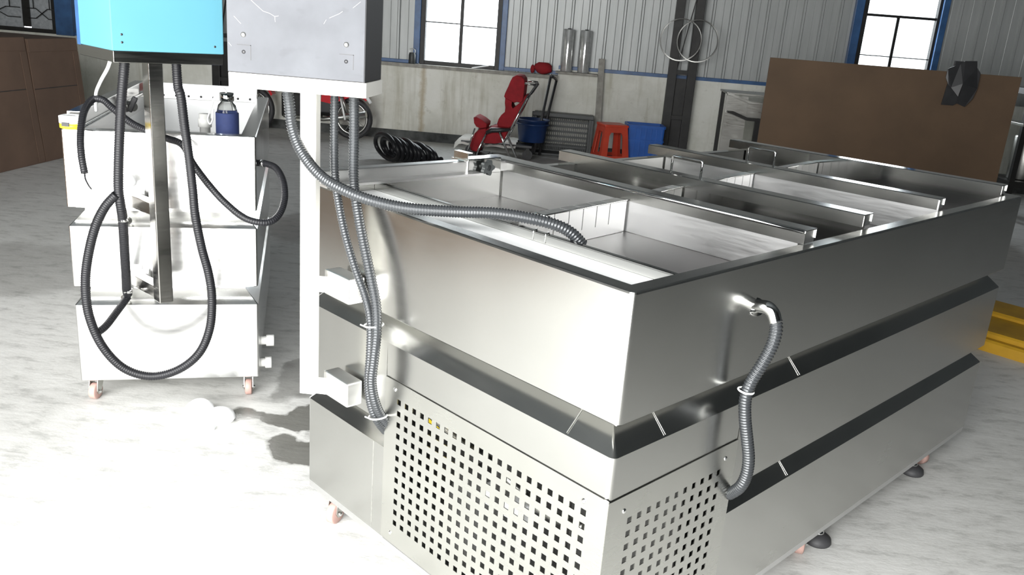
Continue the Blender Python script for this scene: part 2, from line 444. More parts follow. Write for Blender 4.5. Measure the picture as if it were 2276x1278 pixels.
def window(n, x0, x1, z0, z1, bars, label, fw_=0.05, pane='glass', fm='dark_steel', y=YW+0.05):
    o = struct('window_%d' % n, label)
    mb = MB(); 
    for lo, hi in (((x0,y-0.03,z0),(x0+fw_,y+0.05,z1)), ((x1-fw_,y-0.03,z0),(x1,y+0.05,z1)), ((x0+fw_,y-0.03,z0),(x1-fw_,y+0.05,z0+fw_*0.8)), ((x0+fw_,y-0.03,z1-fw_),(x1-fw_,y+0.05,z1))):
        mb.box(lo, hi, 0.004)
    mb.build('window_frame', MT[fm], o)
    for lo, hi in bars:
        MB().box((lo[0], y-0.012, lo[1]), (hi[0], y+0.014, hi[1]), 0.003).build('glazing_bar', MT['dark_steel'], o)
    return o
w1 = window(1, -2.165, -1.165, 0.945, 2.5, [((-1.682,0.985),(-1.64,2.45)), ((-2.115,1.448),(-1.682,1.462)), ((-1.64,1.432),(-1.215,1.446)), ((-2.115,2.0),(-1.215,2.014))], 'blown-out steel window in the middle of the back wall', 0.06)
w2 = window(2, 3.05, 3.96, 1.06, 2.6, [((3.455,1.11),(3.49,1.905)), ((3.10,1.905),(3.91,1.935)), ((3.10,1.46),(3.455,1.472)), ((3.49,1.46),(3.91,1.472))], 'bright steel window above the brown board', 0.06)
w3 = window(3, -8.6, -6.86, 0.935, 2.45, [((-7.34,1.01),(-7.24,2.4)), ((-8.06,1.01),(-7.96,2.4))], 'dim window with decorative wire grille at far left', 0.075, 'frost')
def pane(o, x0, x1, z0, z1, mat, y=YW+0.055):
    MB().box((x0,y,z0),(x1,y+0.004,z1)).build('pane', MT[mat], o)
for x0, x1, z0, z1 in ((-2.105,-1.682,0.99,1.448),(-2.105,-1.682,1.462,2.0),(-2.105,-1.682,2.014,2.45),(-1.64,-1.225,0.99,1.432),(-1.64,-1.225,1.446,2.0),(-1.64,-1.225,2.014,2.45)): pane(w1, x0, x1, z0, z1, 'glass')
for x0, x1, z0, z1 in ((3.11,3.455,1.11,1.905),(3.49,3.90,1.11,1.905),(3.11,3.90,1.935,2.54)): pane(w2, x0, x1, z0, z1, 'glass')
for x0, x1 in ((-8.52,-8.06),(-7.96,-7.34),(-7.24,-6.94)): pane(w3, x0, x1, 0.98, 2.38, 'frost')
# decorative wire grille in front of the dim panes
def grille(x0, x1):
    mb = MB(); y = YW+0.0; r = 0.006; xm = (x0+x1)/2; h = (x1-x0)
    z = 1.14
    for zz in (1.14, 1.55, 1.96):
        mb.tube([(x0,y,zz+0.10),(x0+h*.30,y,zz+0.10),(xm+h*.22,y,zz-0.02),(x1,y,zz-0.02)], r, 6)
        mb.tube([(x0,y,zz-0.02),(x0+h*.28,y,zz-0.02),(xm+h*.2,y,zz+0.10),(x1,y,zz+0.10)], r, 6)
        for t in (0.22, 0.78): mb.tube([(x0+h*t,y,zz+0.10),(x0+h*t,y,zz+0.39)], r, 6)
    mb.build('wire_grille', MT['dark_steel'], w3)
grille(-7.96,-7.34); grille(-7.24+0.0,-6.86); grille(-8.52,-8.06)

# remaining shell: side walls, roof, front wall with the open doorway
tag(MB().box((-9.4,-1.0,0),(-9.2,YW,EAVE)).build('wall_left', MT['plaster']), 'left side wall of the workshop', kind='structure')
tag(MB().box((7.4,-1.0,0),(7.6,YW,EAVE)).build('wall_right', MT['roof']), 'dark right side wall of the workshop', kind='structure')
tag(MB().box((-9.4,-0.95,0),(-3.95,-0.75,EAVE+1.5)).box((0.7,-0.95,0),(7.6,-0.75,EAVE+1.5))  .box((-3.95,-0.95,2.95),(0.7,-0.75,EAVE+1.5)).build('wall_front', MT['roof']), 'front wall around the wide open doorway', kind='structure')
tag(MB().box((-4.0,0.6,0),(-3.95,3.3,1.25)).build('added_brown_reflector', MT['brown_board']), 'low brown board added out of view, reflected in the tank end', kind='structure')  # added out of view in place of cartons, browns and darkens the tank's reflections
rb = MB()
for (xa, za), (xb, zb) in (((-9.6,EAVE),(-0.9,EAVE+1.7)), ((-0.9,EAVE+1.7),(7.8,EAVE))):
    rb.face([(xa,-1.0,za),(xb,-1.0,zb),(xb,11.1,zb),(xa,11.1,za)])
tag(rb.build('ceiling', MT['roof'], recalc=False), 'sheet metal roof over the workshop', kind='structure')
gb = MB(); gb.face([(-9.4,YW+0.05,EAVE),(7.6,YW+0.05,EAVE),(-0.9,YW+0.05,EAVE+1.7)])
tag(gb.build('wall_gable', MT['roof'], recalc=False), 'gable sheeting above the back wall', kind='structure')

# lattice columns
def column(x0, x1, y, label, split=1.08):
    o = thing('steel_column', label, 'column', ((x0+x1)/2, y, 0))
    hw = (x1-x0)/2
    for s in (-1, 1):
        MB().box((s*hw-(0.10 if s > 0 else 0), -0.05, 0.0), (s*hw+(0.0 if s > 0 else 0.10), 0.05, EAVE), 0.004).build('upright', MT['dark_steel'], o)
    MB().box((-hw+0.10,0.0,0.02),(hw-0.10,0.012,split-0.05)).build('web_plate', MT['dark_steel'], o)
    for z in (0.55, split, 1.95, 2.7):
        MB().box((-hw+0.10,-0.045,z),(hw-0.10,-0.03,z+0.05),0.002).build('batten', MT['dark_steel'], o)
    for z0, z1, s in ((split+0.05,1.95,1),(2.0,2.7,-1)):
        MB().bar((-s*(hw-0.10),0.03,z0),(s*(hw-0.10),0.03,z1),0.01,0.03,(0,1,0)).build('lacing_bar', MT['dark_steel'], o)
    MB().box((-hw-0.06,-0.1,0),(hw+0.06,0.1,0.02)).build('base_plate', MT['dark_steel'], o)
    return o
column(0.885, 1.215, 10.62, 'dark steel lattice column with two hoops hung on it')
column(-4.74, -4.40, 10.62, 'dark steel lattice column behind the grey control cabinet')
# hoops of strapping hung on the column
def hoop(cx, cz, r, y, label, wd):
    pts = [(cx + r*math.cos(2*math.pi*k/40), y + 0.015*math.sin(4*math.pi*k/40), cz + r*math.sin(2*math.pi*k/40)) for k in range(40)]
    mb = MB(); n = len(pts)
    rows = []
    for k, p in enumerate(pts):
        a = 2*math.pi*k/n; dx, dz = math.cos(a), math.sin(a)
        rows.append([mb.v((p[0]+dx*d, p[1]+yy, p[2]+dz*d)) for d, yy in ((-0.006,-wd),(0.006,-wd),(0.006,wd),(-0.006,wd))])
    for k in range(n):
        a, b = rows[k], rows[(k+1) % n]
        for i in range(4): mb.bm.faces.new((a[i], a[(i+1)%4], b[(i+1)%4], b[i]))
    tag(mb.build('metal_hoop', MT['hoop']), label, 'hoop', 'steel hoops on the column')
hoop(0.975, 1.475, 0.235, 10.515, 'thin steel hoop hanging on the left leg of the column', 0.028)
hoop(1.165, 1.475, 0.235, 10.475, 'thin steel hoop hanging on the right leg of the column', 0.028)

# ================================================================== THE BIG STAINLESS TANK
# local frame: x runs along the long right side (v), y along the short left end (u)
TO = (0.116, 1.520, 0.0); TR = math.atan2(0.7552, 0.6555)
LL, WW = 2.2555, 1.146
TM = Matrix.Translation(TO) @ Matrix.Rotation(TR, 4, 'Z')
def TW(v, u, z): return TM @ Vector((v, u, z))
tank = thing('stainless_tank', 'large three-tier stainless steel tank with open compartments on top', 'tank', TO, TR)
def rect(x0, y0, x1, y1): return [(x0,y0),(x1,y0),(x1,y1),(x0,y1)]
def smooth_obj(o, ang=22):
    for p in o.data.polygons: p.use_smooth = True
    try: o.data.set_sharp_from_angle(angle=R(ang))
    except Exception: pass
    return o
Z = dict(base=0.121, l1=0.400, m0=0.463, m1=0.702, t0=0.768, t1=1.045)
GD = 0.048
full = [(0,0),(LL,0),(LL,WW),(0,WW)]; CR = 0.013
tt = MB().sweep(full, [(GD,Z['t0']-0.002),(0.004,Z['t0']),(0.0,Z['t0']+0.004),(0.0,Z['t1']-0.005),(0.0015,Z['t1']-0.0015),(0.005,Z['t1']),(0.038,Z['t1']),(0.040,Z['t1']-0.002),(0.0405,0.93)], True, CR)
top_tier = smooth_obj(tt.build('top_tier', MT['steel']), 22)
top_tier.parent = tank
# middle and lower tiers stop at the corner compartment behind the perforated covers
CU, CV = 0.757, 0.475
around = [(CV,0),(LL,0),(LL,WW),(0,WW),(0,CU)]
mid = smooth_obj(MB().sweep(around, [(GD,Z['m0']-0.003),(0.004,Z['m0']),(0.0,Z['m0']+0.004),(0.0,Z['m1']-0.003),(0.003,Z['m1']),(GD,Z['m1']+0.046),(GD,Z['t0'])], False, CR).build('middle_tier', MT['steel'], tank), 22)
low = smooth_obj(MB().sweep(around, [(GD,Z['base']-0.002),(0.004,Z['base']),(0.0,Z['base']+0.004),(0.0,Z['l1']-0.003),(0.003,Z['l1']),(GD,Z['l1']+0.046),(GD,Z['m0'])], False, CR).build('lower_tier', MT['steel'], tank), 22)
corner = [(0,CU),(0,0),(CV,0)]
cz = 0.606
smooth_obj(MB().sweep(corner, [(0.02,cz-0.03),(0.001,cz-0.03),(0.0,Z['m1']-0.003),(0.003,Z['m1']),(GD,Z['m1']+0.046),(GD,Z['t0'])], False, CR).build('corner_fascia', MT['steel'], tank), 22)
# ends of the corner compartment, its floor and dark back
MB().box((0.003,CU-0.004,0.125),(0.30,CU,Z['m1'])).build('compartment_side', MT['steel'], tank)
MB().box((CV-0.004,0.003,0.125),(CV,0.30,Z['m1'])).build('compartment_side', MT['steel'], tank)
MB().box((0.004,0.004,0.118),(CV,CU,0.126)).build('compartment_floor', MT['dark_in'], tank)
MB().box((0.30,0.02,0.126),(0.31,CU,0.70)).build('compartment_back', MT['dark_in'], tank)
MB().box((0.02,0.34,0.126),(0.30,0.35,0.70)).build('compartment_divider', MT['dark_in'], tank)
# machinery glimpsed through the holes
MB().lathe([(0,0.13),(0.085,0.13),(0.09,0.15),(0.09,0.32),(0.07,0.37),(0,0.39)], 20, Matrix.Translation((0.15,0.52,0))).build('compressor', MT['dark_in'], tank)
MB().box((0.045,0.28,0.385),(0.09,0.42,0.43),0.004).build('white_valve_block', MT['foam'], tank)
MB().box((0.05,0.56,0.50),(0.08,0.64,0.555),0.004).build('yellow_relay', MT['yellow_tape'], tank)
MB().tube(spline([(0.05,0.66,0.54),(0.06,0.52,0.50),(0.05,0.40,0.50),(0.07,0.24,0.44),(0.06,0.1,0.47)],8),0.012,8).build('suction_pipe', MT['zinc'], tank)
# perforated covers with real square holes
def perf(plane, a0, a1, z0, z1, cols, rows, hs, parent, name):
    """plane 'x': lies on the local x=0 end; 'y': on the local y=0 side"""
    xs = [a0]; zs = [z0]
    for c in cols: xs += [c-hs/2, c+hs/2]
    for r in rows: zs += [r-hs/2, r+hs/2]
    xs.append(a1); zs.append(z1)
    mb = MB(); off = 0.0025; th = 0.0022
    P = (lambda a, z, d: (-d, a, z)) if plane == 'x' else (lambda a, z, d: (a, -d, z))
    gf = [[mb.v(P(x, z, off)) for z in zs] for x in xs]; gb = [[mb.v(P(x, z, off-th)) for z in zs] for x in xs]
    nx, nz = len(xs)-1, len(zs)-1
    hole = lambda i, j: 0 <= i < nx and 0 <= j < nz and i % 2 == 1 and j % 2 == 1
    for i in range(nx):
        for j in range(nz):
            if hole(i, j):
                q = [(i,j),(i+1,j),(i+1,j+1),(i,j+1)]
                for k in range(4):
                    a, b = q[k], q[(k+1)%4]
                    mb.bm.faces.new((gf[a[0]][a[1]], gf[b[0]][b[1]], gb[b[0]][b[1]], gb[a[0]][a[1]]))
                continue
            mb.bm.faces.new((gf[i][j], gf[i+1][j], gf[i+1][j+1], gf[i][j+1]))
            mb.bm.faces.new((gb[i][j], gb[i][j+1], gb[i+1][j+1], gb[i+1][j]))
    ring = [(i,0) for i in range(nx)] + [(nx,j) for j in range(nz)] + [(i,nz) for i in range(nx,0,-1)] + [(0,j) for j in range(nz,0,-1)]
    for k in range(len(ring)):
        a, b = ring[k], ring[(k+1)%len(ring)]
        mb.bm.faces.new((gf[a[0]][a[1]], gb[a[0]][a[1]], gb[b[0]][b[1]], gf[b[0]][b[1]]))
    return mb.build(name, MT['perf'], parent)
rows = [0.5525 - 0.0323*k for k in range(12)]
pl = perf('x', -0.002, CU, 0.128, cz, [0.0600 + 0.03185*k for k in range(21)], rows[::-1], 0.0148, tank, 'perforated_cover')
pr = perf('y', -0.002, CV, 0.128, cz-0.004, [0.0745 + 0.0332*k for k in range(11)], [0.5365-0.0323*k for k in range(12)][::-1], 0.0148, tank, 'perforated_cover')
def screw(parent, M, r=0.006):
    return MB().lathe([(0,0.003),(r*0.6,0.0026),(r,0.001),(r,0)], 10, M).build('screw', MT['chrome'], parent)
RX = Matrix.Rotation(R(-90), 4, 'Y'); RY = Matrix.Rotation(R(90), 4, 'X')
for y, z in ((0.716,0.582),(0.062,0.578),(0.716,0.158),(0.045,0.158)): screw(pl, Matrix.Translation((-0.0025,y,z)) @ RX)
for x, z in ((0.428,0.566),(0.052,0.566),(0.43,0.158)): screw(pr, Matrix.Translation((x,-0.0025,z)) @ RY)
# weld seams and wipe marks
def seam(a, b, wd=0.004): MB().bar(a, b, wd, 0.002).build('weld_seam', MT['weld'], tank)
def ledge(v, u0, zb): pass
MB().box((-0.0008,0.806,0.13),(0.001,0.8078,0.395)).build('weld_seam', MT['weld'], tank)
for s in (0.17, 0.74):      # across the sloping ledge of the right side
    MB().bar((s,0.0015,Z['m1']+0.002),(s,0.045,Z['m1']+0.045),0.0018,0.001).build('weld_seam', MT['weld'], tank)
MB().bar((0.0015,0.13,Z['m1']+0.002),(0.045,0.13,Z['m1']+0.045),0.0018,0.001).build('weld_seam', MT['weld'], tank)
MB().bar((0.78,0.0015,Z['l1']+0.002),(0.78,0.045,Z['l1']+0.045),0.0018,0.001).build('weld_seam', MT['weld'], tank)
# base frame tube
MB().sweep([(0.004,0.004),(LL-0.004,0.004),(LL-0.004,WW-0.004),(0.004,WW-0.004)], [(0.03,0.123),(0.0,0.123),(0.0,0.100),(0.03,0.100),(0.03,0.123)], True).build('base_frame', MT['steel_plate'], tank)
MB().box((0.03,0.03,0.108),(LL-0.03,WW-0.03,0.113)).build('base_sheet', MT['zinc'], tank)
# inside of the basin
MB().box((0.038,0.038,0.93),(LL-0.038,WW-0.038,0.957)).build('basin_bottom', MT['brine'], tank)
MB().box((0.041,0.041,0.957),(0.188,WW-0.041,1.017)).build('insulation_strip', MT['foam'], tank)
MB().box((0.190,0.041,0.957),(0.194,WW-0.041,1.040)).box((0.190,0.041,1.036),(0.206,WW-0.041,1.040)).build('partition_plate', MT['steel_top'], tank)
# castors and levelling feet
def caster(parent, x, y, z1, rz, wr=0.034):
    c = MB().box((-0.03,-0.03,z1-0.004),(0.03,0.03,z1)).build('caster', MT['zinc'], parent, (x,y,0), rz)
    mb = MB()
    for s in (-1, 1): mb.prism([(-0.022,z1-0.004),(0.022,z1-0.004),(0.030,wr+0.004),(0.022,wr-0.010),(0.008,wr-0.012)], s*0.0165-0.0015, s*0.0165+0.0015, 'y')
    mb.box((-0.022,-0.018,z1-0.008),(0.022,0.018,z1-0.004)); mb.build('fork', MT['zinc'], c)
    wm = Matrix.Translation((0.014,0,wr)) @ Matrix.Rotation(R(90),4,'X')
    MB().lathe([(0.008,-0.013),(wr-0.004,-0.013),(wr,-0.010),(wr,0.010),(wr-0.004,0.013),(0.008,0.013)], 24, wm).build('wheel', MT['pink_wheel'], c)
    MB().lathe([(0,-0.024),(0.006,-0.024),(0.006,0.024),(0,0.024)], 10, wm).build('axle_bolt', MT['chrome'], c)
    return c
caster(tank, 0.055, 1.06, 0.102, R(200)); caster(tank, 1.075, 0.055, 0.102, R(30)); caster(tank, 2.03, 0.055, 0.102, R(75)); caster(tank, 2.03, 1.09, 0.102, R(20)); caster(tank, 1.075, 1.09, 0.102, R(160)); caster(tank, 0.07, 0.075, 0.102, R(120))
def foot(x, y):
    f = MB().lathe([(0,0),(0.040,0),(0.043,0.006),(0.040,0.020),(0.024,0.032),(0.012,0.036),(0,0.037)], 24).build('levelling_foot', MT['rubber'], tank, (x,y,0))
    MB().lathe([(0.016,0.034),(0.016,0.040),(0.0065,0.046),(0.0065,0.112)], 12).build('stem', MT['chrome'], f)
foot(1.19, 0.052); foot(1.93, 0.052); foot(1.93, 1.08); foot(1.19, 1.09)
# outlet elbow on the right side
TI = TM.inverted()
e = MB(); e.tube(spline([TI @ at(1672,682,1.872), TI @ at(1690,681,1.845), TI @ at(1706,684,1.828), TI @ at(1718,696,1.820), TI @ at(1724,716,1.816)],8),0.0150,14)
e.tube([TI @ at(1672,682,1.872), TI @ at(1682,682,1.856)],0.021,16)
el = e.build('outlet_elbow', MT['chrome'], tank)
# rail with sliding clamp and star knob along the left long side
ry0, ry1 = 1.085, 1.125
MB().box((0.0,ry0,1.046),(0.62,ry1,1.086),0.003).build('slide_rail', MT['steel_white'], tank)
MB().box((-0.005,1.05,1.0455),(0.56,1.084,1.052)).build('rail_foot_strip', MT['steel_white'], tank)
sl = MB().box((0.52,ry0-0.006,1.043),(0.66,ry1+0.006,1.092),0.003).build('sliding_clamp', MT['steel_top'], tank)
MB().box((0.66,ry0-0.003,1.046),(0.70,ry1,1.080),0.002).build('clamp_plate', MT['steel_plate'], tank)
kb = []
for k in range(40):
    a = 2*math.pi*k/40; kb.append(((0.0215+0.0045*math.cos(5*a))*math.cos(a), (0.0215+0.0045*math.cos(5*a))*math.sin(a)))
KM = Matrix.Translation((0.585,ry0-0.008,1.066))
MB().prism(kb, -0.024, -0.010, 'y', KM).lathe([(0,0),(0.010,0),(0.010,0.024),(0,0.024)],12,KM @ Matrix.Rotation(R(90),4,'X')).build('star_knob', MT['grey_plastic'], sl)
MB().prism([(0,1.09),(0.012,1.09),(0.012,1.112),(0.030,1.112),(0.030,1.115),(0.009,1.115),(0.009,1.093),(0,1.093)], 1.06, 1.125, 'y', Matrix.Translation((0.49,0.0,0))).build('clamp_bracket', MT['steel_top'], tank)

# ------------------------------------------------------------------ loose cross dividers lying over the basin
def divider(v, u0, u1, label, lip, pmat='steel_plate', mat='steel', wd=0.058, h=0.036):
    o = thing('cross_divider', label, 'divider', TW(v, 0, 0), TR, 'cross dividers over the tank')
    z0 = Z['t1']; 
    ch = MB().prism([(0,z0+0.001),(0.003,z0+0.001),(0.003,z0+h-0.003),(wd-0.003,z0+h-0.003),(wd-0.003,z0+0.012),(wd,z0+0.012),(wd,z0+h),(0.004,z0+h),(0.0,z0+h-0.002)], u0, u1, 'y')
    # prism across y: polygon is in (x, z)
    ch.build('top_channel', MT[mat], o)
    MB().box((0.002,0.046,0.958),(0.005,WW-0.046,z0+h-0.004)).build('divider_plate', MT[pmat], o)
    if lip:
        pts = [(-0.004,u0+0.001,z0+h-0.003),(-0.004,u1-0.08,z0+h-0.003)]
        MB().tube(pts, 0.0055, 8).build('rolled_edge', MT['chrome'], o)
    MB().box((0.003,u0+0.003,z0+0.002),(wd-0.004,u0+0.005,z0+h-0.003)).build('end_plate', MT['steel_white'], o)
    MB().box((0.003,u1-0.005,z0+0.002),(wd-0.004,u1-0.003,z0+h-0.003)).build('end_plate', MT['steel_white'], o)
    return o
dv1 = divider(0.690, 0.030, 1.190, 'nearest cross divider, just behind the end of the grey hose', True)
dv2 = divider(1.050, 0.050, 1.190, 'second nearest cross divider carrying a wire handle', False, 'steel_top')
dv3 = divider(1.575, 0.050, 1.190, 'third nearest cross divider carrying a wire handle', False)
dv4 = divider(2.170, 0.050, 1.190, 'farthest cross divider at the back end of the tank', False, 'steel_top', 'steel_top')
def wire_handle(d, u0, u1):
    z = Z['t1']+0.036
    MB().tube([(0.028,u0,z-0.004),(0.028,u0,z+0.050),(0.028,u0+0.004,z+0.054),(0.028,u1-0.004,z+0.054),(0.028,u1,z+0.050),(0.028,u1,z-0.004)],0.0038,8).build('wire_handle', MT['chrome'], d)
wire_handle(dv2, 0.60, 0.715); wire_handle(dv3, 0.645, 0.755)
# slotted middle dividers, one between each pair of cross dividers
def comb(v0, v1, ua, ub, label, n_slots, first):
    o = thing('slotted_divider', label, 'divider', TW(v0, ua, 0), TR + math.atan2(ub-ua, v1-v0), 'slotted dividers down the middle of the tank')
    Ln = math.hypot(v1-v0, ub-ua); z0 = 0.958; z1 = 1.049; pitch = 0.0625; gap = 0.0035
    xs = [0.0]
    mb = MB(); x = first; x_prev = 0.0
    for k in range(n_slots):
        if x > Ln-0.02: break
        mb.box((x_prev,0,z0+0.03),(x-gap/2,0.002,z1)); mb.box((x_prev,0,z1-0.002),(x-gap/2,0.036,z1)); x_prev = x+gap/2; x += pitch
    mb.box((x_prev,0,z0+0.03),(Ln,0.002,z1)); mb.box((x_prev,0,z1-0.002),(Ln,0.036,z1))
    mb.box((0,0,z0),(Ln,0.002,z0+0.03))
    mb.build('slotted_plate', MT['steel_white'], o)
    MB().tube([(0,-0.001,z1),(Ln,-0.001,z1)],0.0022,6).build('folded_edge', MT['chrome'], o)
    return o
comb(0.215, 0.685, 0.530, 0.575, 'slotted middle divider beside the end of the grey hose', 5, 0.14)
comb(0.755, 1.045, 0.590, 0.640, 'slotted middle divider between the first and second cross dividers', 5, 0.05)
comb(1.115, 1.570, 0.650, 0.700, 'slotted middle divider between the second and third cross dividers', 7, 0.06)
comb(1.640, 2.165, 0.705, 0.755, 'slotted middle divider before the farthest cross divider', 8, 0.06)
# wire clips on the partition plate
MB().tube([(0.19,0.415,1.02),(0.19,0.415,1.042),(0.199,0.415,1.044),(0.207,0.415,1.02)],0.0022,6).tube([(0.19,0.455,1.02),(0.19,0.455,1.042),(0.199,0.455,1.044),(0.207,0.455,1.02)],0.0022,6).build('wire_clip', MT['chrome'], tank)
MB().tube([TI @ atz(1190,474,1.075), TI @ atz(1222,483,1.07), TI @ atz(1223,496,1.055)],0.003,6).build('wire_hook', MT['chrome'], tank)
# ------------------------------------------------------------------ grey hose from the tank's outlet elbow
def ties(parent, c, rx, ry=None, tail=(0.012,0,-0.006), ax=Vector((0,0,1))):
    ry = ry or rx; x = ax.orthogonal().normalized(); y = ax.cross(x)
    pts = [c + x*rx*math.cos(2*math.pi*k/20) + y*ry*math.sin(2*math.pi*k/20) for k in range(20)]
    mb = MB().tube(pts, 0.0022, 6, closed=True)
    mb.tube([pts[10], pts[10]+Vector(tail)], 0.0018, 6)
    return mb.build('cable_tie', MT['tie'], parent)
oh_pts = [at(1724,712,1.816), at(1725,735,1.812), at(1716,768,1.810), at(1695,808,1.808), at(1670,848,1.806), at(1657,885,1.808), at(1656,930,1.812), at(1661,980,1.818), at(1664,1020,1.823), at(1659,1055,1.830), at(1645,1082,1.842), at(1620,1099,1.880)]
oh = conduit_mesh(MB(), oh_pts, 0.0145).build('drain_hose', MT['conduit'])
tag(oh, 'grey corrugated hose hanging from the chrome elbow on the tank side', 'hose')
ties(oh, at(1658,868,1.807), 0.0175, ax=Vector((0.1,0,1)).normalized())

# ------------------------------------------------------------------ grey control cabinet on its white post
cs = thing('control_stand', 'dark grey control cabinet on a white square post bracketed to the big tank', 'control panel', (-0.685, 2.085, 0.0))
MB().box((-0.020,-0.020,0.505),(0.020,0.020,1.312),0.003).build('post', MT['white_paint'], cs)
ZA = ((0.525,'lower'),(0.815,'upper'))
for z, _ in ZA:
    MB().box((0.020,-0.017,z-0.017),(0.075,0.017,z+0.017),0.002).build('arm', MT['white_paint'], cs)
    # mounting block turned square to the tank face
    BM = Matrix.Translation((0.092,0.008,z)) @ Matrix.Rotation(TR-R(90), 4, 'Z')
    MB().box((-0.058,-0.026,-0.034),(0.058,0.022,0.034),0.004,BM).build('mounting_block', MT['steel_white'], cs)
x0, x1, y0, y1 = -0.176, 0.158, -0.075, 0.085
MB().box((x0,y0,1.309),(x1,y1,1.344),0.002).build('tray', MT['white_paint'], cs)
cab = MB().box((x0-0.001,y0-0.001,1.3445),(x1-0.003,y1-0.004,1.86),0.002).build('cabinet', MT['charcoal'], cs)
MB().box((x0+0.001,y0-0.0035,1.3465),(x1-0.005,y0-0.0005,1.858)).build('front_panel', MT['grey_paint'], cab)
fy = y0-0.0036
FX = Matrix.Rotation(R(90),4,'X')
for px_, pz in ((x0+0.040,1.432),(x1-0.048,1.428)):
    MB().lathe([(0,0.003),(0.003,0.003),(0.006,0.0015),(0.006,0)],12,Matrix.Translation((px_,fy,pz)) @ FX).build('screw', MT['zinc'], cab)
for px_, pz in ((x0+0.040,1.393),(x1-0.048,1.390)):
    MB().lathe([(0,0.0006),(0.0045,0.0006),(0.0045,0)],14,Matrix.Translation((px_,fy,pz)) @ FX).build('screw_hole', MT['black_plastic'], cab)
    MB().box((px_-0.016,fy-0.0003,pz+0.015),(px_+0.018,fy,pz+0.0165)).box((px_+0.0165,fy-0.0003,pz-0.018),(px_+0.018,fy,pz+0.0165)).build('label_residue', MT['charcoal'], cab)
def scratch(pts, wd=0.0011):
    mb = MB()
    P = [Vector((x0+a, fy-0.0002, b)) for a, b in pts]
    for a, b in zip(P, P[1:]): mb.bar(a, b, wd, 0.0003, (0,1,0))
    mb.build('scratch', MT['scratch'], cab)
scratch([(0.040,1.530),(0.060,1.510),(0.088,1.488),(0.104,1.484),(0.116,1.478),(0.125,1.480)]); scratch([(0.116,1.478),(0.117,1.466)])
scratch([(0.018,1.472),(0.035,1.456)]); scratch([(0.245,1.484),(0.268,1.495),(0.276,1.501)],0.0009); scratch([(0.232,1.470),(0.238,1.480)],0.0008); scratch([(0.3,1.51),(0.318,1.525)],0.0008)
scratch([(0.135,1.522),(0.15,1.528)],0.0008); scratch([(0.004,1.412),(0.011,1.404)],0.001); scratch([(0.05,1.56),(0.14,1.62),(0.15,1.70)],0.0009)

def conduit(name, label, pts, r, mat='conduit', group='grey conduits of the control cabinet', pitch=0.0072):
    o = conduit_mesh(MB(), pts, r, pitch).build(name, MT[mat])
    return tag(o, label, 'hose', group)
c1 = conduit('corrugated_conduit', 'thick grey corrugated conduit swooping from the cabinet into the tank', [at(638,196,2.09), at(643,230,2.09), at(650,285,2.075), at(672,340,2.05), at(712,390,2.015), at(760,420,1.99), at(820,444,1.975), at(900,462,1.965), at(1000,470,1.95), at(1100,474,1.925), at(1180,486,1.905), at(1235,500,1.90), at(1270,518,1.905), at(1296,545,1.915)], 0.0140)
h2 = [at(744,205,2.12), at(743,300,2.12), at(744,380,2.11), at(751,440,2.085), at(767,520,2.05), at(790,598,2.02), at(812,660,2.0), at(823,715,1.99), at(822,790,1.985), at(818,850,1.985), at(824,900,1.99), at(838,935,2.0), at(856,958,2.03)]
h3 = [at(787,205,2.10), at(787,300,2.10), at(786,390,2.09), at(792,450,2.065), at(806,530,2.03), at(824,615,2.0), at(836,680,1.985), at(837,740,1.975), at(831,800,1.97), at(826,850,1.97), at(834,895,1.98), at(848,925,2.0), at(868,948,2.03)]
c2 = conduit('corrugated_conduit', 'thinner grey conduit hanging just right of the white post', h2, 0.0108)
c3 = conduit('corrugated_conduit', 'grey conduit hanging below the right end of the cabinet', h3, 0.0130)
for yy in (722, 925):
    a = at(831 if yy < 800 else 840, yy, 1.982 if yy < 800 else 1.995)
    ties(c3, a, 0.026, 0.017, tail=(-0.012,0,0.004))

# ================================================================== THE SMALL STAINLESS TANK
SO = (-1.816, 2.824, 0.0); SR = R(19); SW, SD = 0.650, 1.47
SM = Matrix.Translation(SO) @ Matrix.Rotation(SR, 4, 'Z')
def SWp(x, y, z): return SM @ Vector((x, y, z))
st = thing('stainless_tank', 'narrow three-tier stainless tank with a bottle standing in it', 'tank', SO, SR)
sp = rect(0,0,SW,SD)
sz = dict(base=0.088, l1=0.395, m0=0.465, m1=0.695, t0=0.762, t1=1.040)
for nm, a, b, last in (('lower_tier',sz['base'],sz['l1'],sz['m0']),('middle_tier',sz['m0'],sz['m1'],sz['t0'])):
    smooth_obj(MB().sweep(sp, [(GD,a-0.002),(0.003,a),(0,a+0.003),(0,b-0.002),(0.002,b),(GD,b+0.048),(GD,last)], True, 0.007).build(nm, MT['steel_small'], st), 22)
smooth_obj(MB().sweep(sp, [(GD,sz['t0']-0.002),(0.003,sz['t0']),(0,sz['t0']+0.003),(0,sz['t1']-0.003),(0.003,sz['t1']),(0.052,sz['t1']),(0.054,sz['t1']-0.002),(0.054,0.86)], True, 0.007).build('top_tier', MT['steel_small'], st), 22)
MB().box((0.05,0.05,0.855),(SW-0.05,SD-0.05,0.862)).build('basin_bottom', MT['steel_white'], st)
MB().box((0.02,0.02,0.086),(SW-0.02,SD-0.02,0.092)).build('base_sheet', MT['zinc'], st)
# back board of the basin with a ribbed ledge and bolts
MB().box((0.054,SD-0.10,0.862),(SW-0.054,SD-0.092,sz['t1']+0.055)).build('back_board', MT['foam'], st)
MB().box((0.054,SD-0.108,sz['t1']-0.02),(SW-0.054,SD-0.1,sz['t1']+0.02),0.002).build('back_ledge', MT['steel_white'], st)
for k in range(9):
    MB().lathe([(0,0.003),(0.006,0.003),(0.006,0)],10,Matrix.Translation((0.09+k*0.059,SD-0.108,sz['t1']-0.004)) @ FX).build('bolt', MT['rubber'], st)
